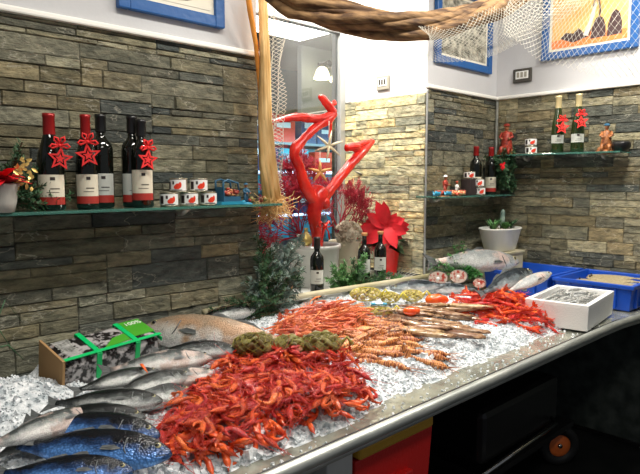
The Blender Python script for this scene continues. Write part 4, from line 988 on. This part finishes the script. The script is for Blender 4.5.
# dark wreath on the lower right shelf
mb=MB(); c=Vector((3.52,1.97,Z2+.15))
for i in range(60):
    d=Vector((U(-1,1)*.8,U(-1,1)*.6,U(-1,1))).normalized(); bough(mb,c+d*.01,d,U(.07,.15),.022,520,8,0,.3,1,w=.004)
e=mb.build('fir_bush',['foliage','wood']); tag(e,'dark fir bush with a red flower in the corner below the upper right shelf','decoration')
mb=MB(); q=W(502,165,y=1.9)
for i in range(10): mb.leaf(q,(U(-1,1),-.3,U(-1,1)),(0,-1,0),.035,.009,0,.2,3)
mb.build('red_flower','bract',e)
# ---------------------------------------------------------------- sill objects
ZS_=.986
p=W(319,290,y=2.36)
e=empty('planter_pot',(p.x,2.40,ZS_),'large pale grey round pot with rolled rim holding the red branch','pot')
mb=MB(); mb.lathe([(.001,0),(.125,0),(.132,.01),(.142,.20),(.150,.205),(.153,.215),(.150,.228),(.140,.228),(.136,.21),(.124,.03),(.001,.03)],36); mb.build('pot','zinc',e)
mb=MB(); mb.lathe([(.001,.19),(.134,.19)],20); 
mb.build('soil','wood',e)
# red branch sculpture
yb=2.40
def Q(u,v,y=yb): return W(u,v,y=y)
def limb(mb,pts,seed=0,n=12):
    # smooth the path
    P_=[Q(*p[:2],*(p[3:] or ())) for p in pts]; r=[p[2]*1.13 for p in pts]; PP_=[];RR=[]
    for i in range(len(P_)-1):
        for k in range(4):
            t=k/4; a=P_[max(0,i-1)];b=P_[i];c=P_[i+1];d=P_[min(len(P_)-1,i+2)]
            PP_.append(.5*((2*b)+(c-a)*t+(2*a-5*b+4*c-d)*t*t+(3*b-a-3*c+d)*t**3)); RR.append((r[i]+(r[i+1]-r[i])*t)*(1+.16*noise.noise(Vector((i*1.3+t*1.3,seed,0)))))
    PP_.append(P_[-1]); RR.append(r[-1]); mb.tube(PP_,RR,n)
mb=MB()
limb(mb,[(318,262,.024),(317,235,.030),(314,215,.034),(318,198,.052),(322,188,.045)],1)
limb(mb,[(318,205,.040),(306,188,.028),(300,168,.026),(294,152,.027),(303,140,.024),(316,127,.022),(328,120,.026),(334,112,.024)],2)
limb(mb,[(334,114,.024),(328,105,.022),(322,98,.018),(319,96,.008)],3)
limb(mb,[(328,104,.014),(334,104,.012),(334,100,.006)],6)
limb(mb,[(334,114,.022),(318,119,.022),(298,117,.021),(284,119,.016),(272,122,.009)],4)
limb(mb,[(330,116,.014),(330,130,.008),(329,138,.006)],9)
limb(mb,[(318,203,.038),(332,188,.026),(345,171,.027),(357,157,.028),(366,147,.026),(373,141,.014)],5)
limb(mb,[(362,152,.020),(354,147,.026),(346,148,.018)],7); limb(mb,[(355,146,.018),(366,143,.02),(374,142,.010)],8)
mb.ball(Q(318,198),.055,12,sc=(1.1,.8,.8)); mb.ball(Q(324,203,2.37),.038,10)
e=mb.build('red_branch','coral'); tag(e,'tall glossy red forked branch rising from the pale grey pot in the window','branch')
sd=e.modifiers.new('s','SUBSURF'); sd.levels=1; sd.render_levels=1
tx=bpy.data.textures.new('bumps','CLOUDS'); tx.noise_scale=.03; dm=e.modifiers.new('d','DISPLACE'); dm.texture=tx; dm.strength=.012; dm.mid_level=.5
# sea fans
def seafan(root,dirn,L,lab,y,spread=1.1):
    mb=MB(); 
    def br(p,a,l,r,dep):
        q=p+Vector((math.cos(a)*l,U(-.012,.012),math.sin(a)*l)); mb.tube([p,(p+q)/2+Vector((U(-.004,.004),0,U(-.004,.004))),q],[r,r*.9,r*.8],3,cap=False)
        if dep==0: return
        k=2 if dep>1 else 3
        for s in range(k): br(q,a+U(-.55,.55)*spread+(s-(k-1)/2)*.35,l*U(.72,.95),max(.0019,r*.74),dep-1)
    for i in range(9): br(root,dirn+(i-4)*.25,L*.2,.0055,7)
    o=mb.build('sea_fan','fan'); return tag(o,lab,'sea fan')
seafan(Q(338,238,2.46),math.radians(58),.36,'crimson lacy sea fan right of the red branch, before the stone',2.46)
seafan(Q(300,236,2.48),math.radians(128),.36,'crimson lacy sea fan left of the red branch, behind the net end',2.48)
seafan(Q(300,200,2.55),math.radians(95),.26,'small crimson sea fan behind the left fork of the red branch',2.55,.9)
def starfish(u,v,y,r,m,lab,rot=0,thin=.17,n=5):
    p=Q(u,v,y); e=empty('starfish',p,lab,'starfish',rot=(0,0,math.radians(-35))); mb=MB()
    for k in range(n):
        a=rot+2*math.pi*k/n; mb.tube([(0,0,0),(math.cos(a)*r*.5,-.004,math.sin(a)*r*.5),(math.cos(a)*r,0,math.sin(a)*r)],[r*thin*1.25,r*thin,r*.03],8,flat=.6)
    mb.ball((0,0,0),r*.2,8,sc=(1,.6,1)); mb.build('body',m,e)
    mb=MB(); mb.tube([(0,0,0),(0,0,r*.9),(0,.0,r*1.6)],.0012,4); mb.build('hanging_thread','net',e); return e
starfish(329,146,2.33,.085,'starfish','pale slender starfish hanging from the red branch in the window',.35,.13,6)
starfish(320,172,2.34,.070,'starfish2','orange starfish hanging just below the pale slender one',math.pi/2,.19)
starfish(365,176,2.62,.085,'starfish3','grey starfish hanging against the bright stone side of the window',.2,.15)
# pot ornaments
p=Q(306,238,2.34)
mb=MB(); mb.lathe([(.001,0),(.02,0),(.034,.02),(.034,.04),(.02,.06),(.011,.07),(.010,.09),(.014,.095),(.001,.097)],16)
o=mb.build('gold_gourd','gold',loc=(p.x,2.34,1.218)); tag(o,'dull gold bulbous ornament at the left rim of the pale grey pot','ornament')
mb=MB(); p=Q(325,226,2.262)
for s in(-1,1):
    mb.tube([p,p+Vector((s*.03,0,.025)),p+Vector((s*.05,0,.0)),p+Vector((s*.025,0,-.008)),p],.009,6,flat=.35)
    mb.tube([p,p+Vector((s*.02,-.005,-.03)),p+Vector((s*.03,-.005,-.075))],.009,6,flat=.35)
mb.ball(p,.013,8); tag(mb.build('ribbon_bow','coral'),'red ribbon bow tied at the rim of the pale grey pot','bow')
p=Q(350,285,2.40)
mb=MB(); mb.lathe([(.001,0),(.06,0),(.072,.02),(.088,.20),(.096,.215),(.094,.225),(.082,.22),(.07,.05),(.001,.03)],28); e=mb.build('flower_pot','beige',loc=(p.x,2.45,ZS_)); tag(e,'beige pot holding white coral beside the large grey pot','pot')
mb=MB(); c=Vector((p.x,2.42,1.245))
for i in range(60):
    d=Vector((U(-1,1),U(-1,.6),U(-.4,1))).normalized(); q=c+Vector((d.x*.075,d.y*.06,d.z*.065)); T=Matrix.Translation(q)@d.to_track_quat('Z','Y').to_matrix().to_4x4(); mb.lathe([(.008,0),(.012,.012),(.015,.022),(.010,.022),(.006,.008)],7,0,T)
mb.ball(c,.06,8); tag(mb.build('coral_cluster','whitecoral'),'white knobbly coral cluster in the beige pot','coral')
# poinsettia in red pot
p=Q(388,276,2.34); e=empty('poinsettia',(p.x-.02,2.34,ZS_),'red poinsettia in a red pot on the sill before the stone side','potted plant')
mb=MB(); mb.lathe([(.001,0),(.06,0),(.065,.01),(.082,.16),(.088,.165),(.088,.18),(.078,.18),(.06,.03),(.001,.03)],26); mb.build('pot','redpot',e)
mb=MB()
for i in range(22):
    a=i*.29*2.1; r=.02; tc_=Vector((-.69,-.72,.12)); mb.leaf(Vector((-.035,-.02,.285+U(-.02,.03)))+tc_*U(0,.03),Vector((.72,-.69,0))*math.cos(a)*1.15+Vector((0,0,1))*math.sin(a)*.55+tc_*U(.15,.5)+Vector((0,0,.12)),tc_,U(.11,.165),.036,0,.3,5)
mb.build('bracts','bract',e)
mb=MB()
for i in range(20):
    a=i*.9; mb.leaf((math.cos(a)*.02,math.sin(a)*.02,.17+U(0,.05)),(math.cos(a),math.sin(a),U(.0,.5)),(0,0,1),U(.11,.15),.03,0,.4,5)
for i in range(7): a=i*.9; mb.tube([(0,0,.1),(math.cos(a)*.02,math.sin(a)*.02,.18),(math.cos(a)*.02-.02,math.sin(a)*.02,.27)],.004,5)
mb.build('leaves','leaf',e)
mb=MB(); 
for i in range(8): mb.ball((-.03+U(-.015,.015),U(-.015,.015),.295+U(0,.01)),.005,5)
mb.build('flower_centre','goldleaf',e)
# palm fan
e=MB(); p=Q(392,288,2.22)
for i in range(13):
    a=math.radians(8+i*9); e.leaf(p+Vector((0,0,.01)),(math.cos(a),-.35,math.sin(a)*.55),(0,0,1),U(.15,.2),.009,0,.15,5)
e.tube([p+Vector((-.05,-.0,.0)),p+Vector((0,0,.012))],.005,6)
tag(e.build('palm_fan','palm'),'dried grey palm fan lying on the sill right of the red pot','palm fan')
# wine bottles on the sill
def sb(u,y): return W(u,285,y=y).x
e=bottle(sb(317,2.13),2.13,ZS_,'bordeaux','blackcap','greylabel','single dark wine bottle with white label in front of the grey pot',.30,band=False,l0=.07,l1=.14,fat=.95)
o=bottle(sb(364,2.21),2.21,ZS_,'bordeaux','cork','greylabel','left bottle of the pair before the poinsettia',.29,band=False,l0=.07,l1=.15,capz=.012)
o=bottle(sb(380,2.21),2.21,ZS_,'bordeaux','cork','greylabel','right bottle of the pair before the poinsettia',.29,band=False,l0=.07,l1=.15,capz=.012)
# grey coiled dish + corked flask
p=W(297,296,y=2.16); mb=MB()
for k in range(6): mb.tube([(math.cos(t*.35)*(.085-.012*k),math.sin(t*.35)*(.07-.010*k),.010+.007*k) for t in range(19)],.008,6,cap=False)
mb.lathe([(.001,.0),(.08,.0),(.085,.012),(.001,.03)],20); tag(mb.build('ribbed_shell','shell',loc=(p.x-.02,2.17,ZS_)),'grey ribbed flat shell on the sill at the foot of the single bottle','shell')
p=W(291,303,y=2.12); e=empty('glass_flask',(p.x,2.125,ZS_),'short clear flask with an orange cork behind the cream rim','flask')
mb=MB(); mb.lathe([(.001,0),(.028,0),(.03,.03),(.014,.05),(.012,.06),(.001,.06)],14); mb.build('glass_body','shell',e)
mb=MB(); mb.lathe([(.012,.055),(.014,.085),(.001,.086)],12); mb.build('cork','cork',e)
# zinc pot at left of the sill
p=W(283,292,y=2.3); mb=MB(); mb.lathe([(.001,0),(.045,0),(.06,.12),(.065,.125),(.058,.125),(.04,.01),(.001,.01)],22); tag(mb.build('flower_pot','zinc',loc=(p.x-.08,2.24,ZS_)),'small zinc pot hidden among the frosted fir branches','pot')
# white planter on its pedestal
p=W(504,250,y=1.9)
mb=MB(); mb.box((0,0,0),(.24,.20,.205)); o=mb.build('pedestal','beige',bevel=.004,loc=(p.x,1.93,1.005)); tag(o,'beige block carrying the white planter in the corner','pedestal')
mb=MB(); mb.box((0,0,.0),(.26,.22,.014)); mb.build('top_slab','rimwood',o,loc=(0,0,.11),bevel=.003)
ZP=1.123
e=empty('planter',(p.x,1.93,ZP),'oval white planter with small succulents in the corner of the counter','planter',scale=1.15)
mb=MB(); E=Matrix.Diagonal((1.25,.8,1,1)); mb.lathe([(.001,0),(.085,0),(.092,.006),(.122,.118),(.127,.12),(.125,.126),(.117,.126),(.085,.02),(.001,.02)],32,0,E); mb.build('bowl','ceramic',e)
mb=MB(); mb.lathe([(.001,.11),(.116,.11)],20,0,E)
for i in range(60): a=U(0,6.28); r=.1*R()**.5; mb.ball((math.cos(a)*r*1.2,math.sin(a)*r*.78,.113),U(.004,.009),5,1)
mb.build('soil',['wood','beige'],e)
for (dx,dy,kind) in ((-.08,0,0),(-.03,.03,1),(.02,-.02,0),(.055,.02,2),(.10,-.01,1),(-.11,-.02,1)):
    mb=MB()
    if kind==0:
        for i in range(22): a=i*2.4; mb.leaf((dx,dy,.115),(math.cos(a),math.sin(a),.4+i*.06),(0,0,1),.045,.012,0,-.2,3)
    elif kind==1:
        for i in range(16): a=i*2.4; mb.leaf((dx,dy,.115),(math.cos(a)*.6,math.sin(a)*.6,1),(0,0,1),U(.05,.09),.006,0,.2,3)
    else:
        mb.tube([(dx,dy,.11),(dx,dy,.16),(dx+.004,dy,.215),(dx+.004,dy,.225)],[.012,.014,.012,.003],10)
        for i in range(60): z=.12+.1*R(); a=U(0,6.28); mb.leaf((dx+.012*math.cos(a),dy+.012*math.sin(a),z),(math.cos(a),math.sin(a),.3),(0,0,1),.01,.001,0,0,1)
    mb.build('succulent','blueneedle' if kind==2 else random.choice(('foliage2','foliage')),e)
# ---------------------------------------------------------------- pictures, switches
def picture(c,w,h,n,lab,art,cat='picture'):
    """c centre, faces along n ('y' wall or 'x' wall)"""
    rz=0 if n=='y' else -math.pi/2
    e=empty('framed_picture',c,lab,cat,rot=(0,0,rz)); f=.045
    mb=MB()
    for s in(-1,1): mb.box((s*(w/2-f/2),-.014,0),(f,.028,h)); mb.box((0,-.014,s*(h/2-f/2)),(w-2*f,.028,f))
    mb.build('frame','blueframe',e,bevel=.004)
    mb=MB(); mb.box((0,-.008,0),(w-2*f,.006,h-2*f)); mb.build('mount','mount',e)
    art(e,w-2*f-.035,h-2*f-.035)
    return e
def art1(e,w,h):
    mb=MB(); mb.box((0,-.012,0),(w,.002,h)); a=mb.build('print','artgrey',e)
def poly(e,pts,m,y,name='print_shape'):
    mb=MB(); mb.prism(pts,.0008,T=Matrix.Translation((0,y,0))@Matrix.Rotation(math.pi/2,4,'X')); return mb.build(name,m,e)
def art3(e,w,h):
    mb=MB(); mb.box((0,-.012,0),(w,.002,h)); a=mb.build('print','artorange',e)
    poly(a,[(-w/2,-h/2),(w/2,-h/2),(w/2,-h*.33),(0,-h*.28),(-w/2,-h*.36)],'artsand',-.0132)
    b0=-h*.42
    for (cx,ww,hh) in ((.150,.042,.145),(.058,.044,.125)):
        poly(a,[(cx-ww,b0),(cx+ww,b0+.004),(cx+ww*.95,b0+hh*.5),(cx+ww*.6,b0+hh*.88),(cx+ww*.1,b0+hh),(cx-ww*.4,b0+hh*.9),(cx-ww*.85,b0+hh*.5)],'artdark',-.0142)
    poly(a,[(-w*.38,b0+.03),(-w*.2,b0-.005),(w*.02,b0+.02),(w*.04,b0+.06),(-w*.06,b0+.045),(-w*.13,b0+.075),(-w*.2,b0+.05),(-w*.3,b0+.06)],'artdark',-.0145)
    poly(a,[(-.03,b0+.03),(.0,b0+.02),(.035,b0+.14),(.045,b0+.21),(.025,b0+.19),(.0,b0+.10)],'mount',-.015)
    poly(a,[(.02,b0+.19),(.035,b0+.235),(.06,b0+.225),(.072,b0+.16),(.064,b0+.10),(.058,b0+.11),(.062,b0+.16),(.054,b0+.212),(.038,b0+.222),(.028,b0+.185)],'artdark',-.0155)
def art0(e,w,h):
    mb=MB(); mb.box((0,-.012,0),(w,.002,h)); a=mb.build('print','mount',e)
    mb=MB()
    for i in range(14): r=.16-.011*i; mb.tube([(r*math.cos(t*.3),-.0135,r*.55*math.sin(t*.3)-.02) for t in range(22)],.0022,4,cap=False)
    mb.build('shell_drawing','artdark',a)
picture(Vector((1.225,Y0-.002,2.195+.185)),.46,.37,'y','blue framed shell drawing high on the left wall above the stone',art0)
picture(Vector((3.26,Y0-.002,2.265+.235)),.62,.47,'y','blue framed dark grey picture behind the white net near the corner',art1)
picture(Vector((X3-.002,1.515,2.32+.225)),.57,.45,'x','blue framed orange beach picture with a boat and dark huts on the right wall',art3)
def switch(c,rot,lab,m1,m2,w=.11,h=.075):
    e=empty('wall_switch',c,lab,'switch',rot=(0,0,rot)); mb=MB(); mb.box((0,-.008,0),(w,.016,h)); mb.build('cover_plate',m1,e,bevel=.006)
    mb=MB(); mb.box((0,-.017,.003),(w*.68,.004,h*.55)); mb.build('inner_panel','white',e,bevel=.002)
    mb=MB()
    for i in(-1,0,1): mb.box((i*w*.2,-.0195,.004),(w*.13,.003,h*.36))
    mb.build('button',m2,e)
switch((X2,2.445,2.175),-math.pi/2,'beige thermostat box on the bright plaster above the niche stone','switch','switchdark',.10,.09)
switch((X3,1.93,2.25),-math.pi/2,'dark rimmed switch plate on the right wall left of the orange picture','switchdark','switch',.13,.09)
# ---------------------------------------------------------------- nets
def netting(mb,f,nu,nv,r=.0011,knots=True):
    P_=[[f(i/nu,j/nv) for j in range(nv+1)] for i in range(nu+1)]
    for i in range(nu):
        for j in range(nv):
            if (i+j)%2==0: mb.tube([P_[i][j],P_[i+1][j+1]],r,3,cap=False)
            else: mb.tube([P_[i+1][j],P_[i][j+1]],r,3,cap=False)
# rolled brown net: drapes from ceiling in front of the wall
path=[W(255,-30,y=1.75),W(290,0,y=1.7),W(320,10,y=1.66),W(350,18,y=1.62),W(385,24,y=1.58),W(425,26,y=1.55),W(455,22,y=1.52),W(480,13,y=1.5),W(505,3,y=1.48),W(540,-22,y=1.45)]
mb=MB(); D=[]
for i in range(len(path)-1):
    for k in range(5): D.append(path[i]+(path[i+1]-path[i])*k/5)
D.append(path[-1])
for s in range(11):
    ph=s*.63; off=(.034+.012*math.sin(s*2.1)) if s else 0
    mb.tube([p+Vector((0,math.sin(ph+i*.13)*off,math.cos(ph+i*.13)*off+(0.004*noise.noise(Vector((i*.4,s,0)))))) for i,p in enumerate(D)],[(.021+.006*noise.noise(Vector((i*.3,s*3,1)))) for i in range(len(D))],7)
rn=mb.build('rolled_net','brownrope'); tag(rn,'thick roll of brown fishing net swagged along the top of the wall','fishing net')
def spl(P_,t):
    n=len(P_)-1; i=min(n-1,int(t*n)); f=t*n-i; a=P_[max(0,i-1)];b=P_[i];c=P_[i+1];d=P_[min(n,i+2)]
    return [.5*((2*b[k])+(c[k]-a[k])*f+(2*a[k]-5*b[k]+4*c[k]-d[k])*f*f+(3*b[k]-a[k]-3*c[k]+d[k])*f**3) for k in range(2)]
def fnet(u,v):
    a=spl([(418,26),(450,22),(480,10),(510,-4),(545,-25),(600,-50)],u); b=spl([(420,58),(448,62),(480,60),(520,44),(560,20),(600,-12)],u)
    vv=v**.8; p=W(a[0]+(b[0]-a[0])*vv,a[1]+(b[1]-a[1])*vv,y=1.5-.10*u)
    return p+Vector((.012*math.sin(v*9+u*5),.02*math.sin(u*12)-.06*math.sin(3.1*v),0))
mb=MB(); netting(mb,fnet,84,26,.0008); tag(mb.build('draped_net','net'),'fine white net sagging below the brown roll in front of the dark picture','fishing net')
def fnet2(u,v):
    a=spl([(515,-8),(560,-25),(610,-40),(665,-45)],u); b=spl([(500,36),(545,60),(600,76),(665,84)],u)
    p=W(a[0]+(b[0]-a[0])*v,a[1]+(b[1]-a[1])*v,y=1.36-.34*u)
    return p+Vector((0,.02*math.sin(u*9+v*4),.008*math.sin(u*17)))
mb=MB(); netting(mb,fnet2,64,26,.0008); tag(mb.build('draped_net','net'),'fine white net swagging across the orange picture at the top right','fishing net')
# hanging bundle at the left edge of the window
mb=MB()
pp=[W(262,-20,y=2.04),W(265,60,y=2.04),W(265,120,y=2.04),W(268,165,y=2.04),W(273,205,y=2.03)]
for s in range(10):
    ph=s*.63+.3; off=(.012,.015,.020,.028,.040)
    q=[p+Vector((math.cos(ph+i*.4)*off[i],math.sin(ph+i*.4)*off[i]*.6,0)) for i,p in enumerate(pp)]
    mb.tube(q,[.009,.011,.014,.016,.010],6)
for i in range(160):
    a=pp[4]+Vector((U(-.045,.045),U(-.03,.02),U(-.01,.05))); p=a; L=[p]; d=Vector((U(-.5,.5),U(-.4,.2),-1))
    for k in range(5): d=(d+Vector((U(-.9,.9),U(-.6,.6),U(-.4,.6)))).normalized(); p=p+d*.022; L.append(p)
    mb.tube(L,.0016,3,cap=False)
tag(mb.build('hanging_net','tannet'),'tan bundled net hanging down the left edge of the window with a frayed end','fishing net')
mb=MB(); mb.tube([W(246,-20,y=2.0),W(250,10,y=2.02),W(256,45,y=2.06),W(260,90,y=2.06),W(261,150,y=2.06),W(264,200,y=2.05)],[.012,.012,.010,.009,.008,.006],8); tag(mb.build('hanging_rope','orangerope'),'orange rope hanging along the left side of the bundled net','rope')
def fnet3(u,v): 
    a=W(268+16*u,-15+225*v,y=2.12); return a+Vector((.01*math.sin(v*22+u*4),.02*math.sin(v*15+u*9),0))
mb=MB(); netting(mb,fnet3,10,110,.0012); tag(mb.build('hanging_net','net'),'open white net hanging in the window beside the tan bundle','fishing net')
# thin dark stalks at the far left
mb=MB()
for (u1,v1,u2,v2,u3,v3) in ((-14,350,5,300,22,322),(-14,350,8,345,24,360),(-14,350,-2,328,14,352)):
    mb.tube([W(u1,v1,y=1.85),W(u2,v2,y=1.85),W(u3,v3,y=1.87)],[.003,.0022,.0008],5); 
tag(mb.build('dry_stalks','foliage'),'thin dark arching stalks at the left edge below the shelf','stalks')
# ---------------------------------------------------------------- light
def area(name,loc,rot,sx,sy,w,color=(1,.95,.86)):
    l=bpy.data.lights.new(name,'AREA'); l.shape='RECTANGLE'; l.size=sx; l.size_y=sy; l.energy=w; l.color=color
    o=bpy.data.objects.new(name,l); col.objects.link(o); o.location=loc; o.rotation_euler=rot; return o
def fixture(x,y,sx,sy,w,lab,color=(1,.95,.86),rot=(0,0,0)):
    e=empty('ceiling_lamp',(x,y,ZC),lab,'ceiling lamp')
    mb=MB(); mb.box((0,0,-.02),(sx+.04,sy+.04,.04)); mb.build('housing','frame',e,bevel=.004)
    l=area('lamp_light',(x,y,ZC-.045),rot,sx,sy,w,color)
fixture(1.0,1.05,.9,.10,26,'ceiling strip lamp over the near end of the counter')
fixture(2.3,.95,.9,.10,30,'ceiling strip lamp over the far end of the counter')
fixture(3.15,.95,.25,.25,26,'ceiling lamp over the right wall')
fixture(2.3,2.45,.6,.10,48,'ceiling lamp inside the window niche')
fixture(.3,-.3,1.0,.3,22,'ceiling lamp above the shop floor')
area('far_room_light',(3.2,3.9,2.86),(0,0,0),1.1,.6,4,(1,.97,.9))
area('shelf_light',(3.2,3.45,1.9),(math.radians(50),0,0),1.6,.05,5,(.4,.8,1))
w=bpy.data.worlds.new('w'); bpy.context.scene.world=w; w.use_nodes=True; w.node_tree.nodes['Background'].inputs[0].default_value=(.85,.9,1,1); w.node_tree.nodes['Background'].inputs[1].default_value=.16
vs=bpy.context.scene.view_settings; vs.view_transform='Standard'; vs.look='None'; vs.exposure=0.0; vs.gamma=1
bpy.context.scene.display_settings.display_device='sRGB'
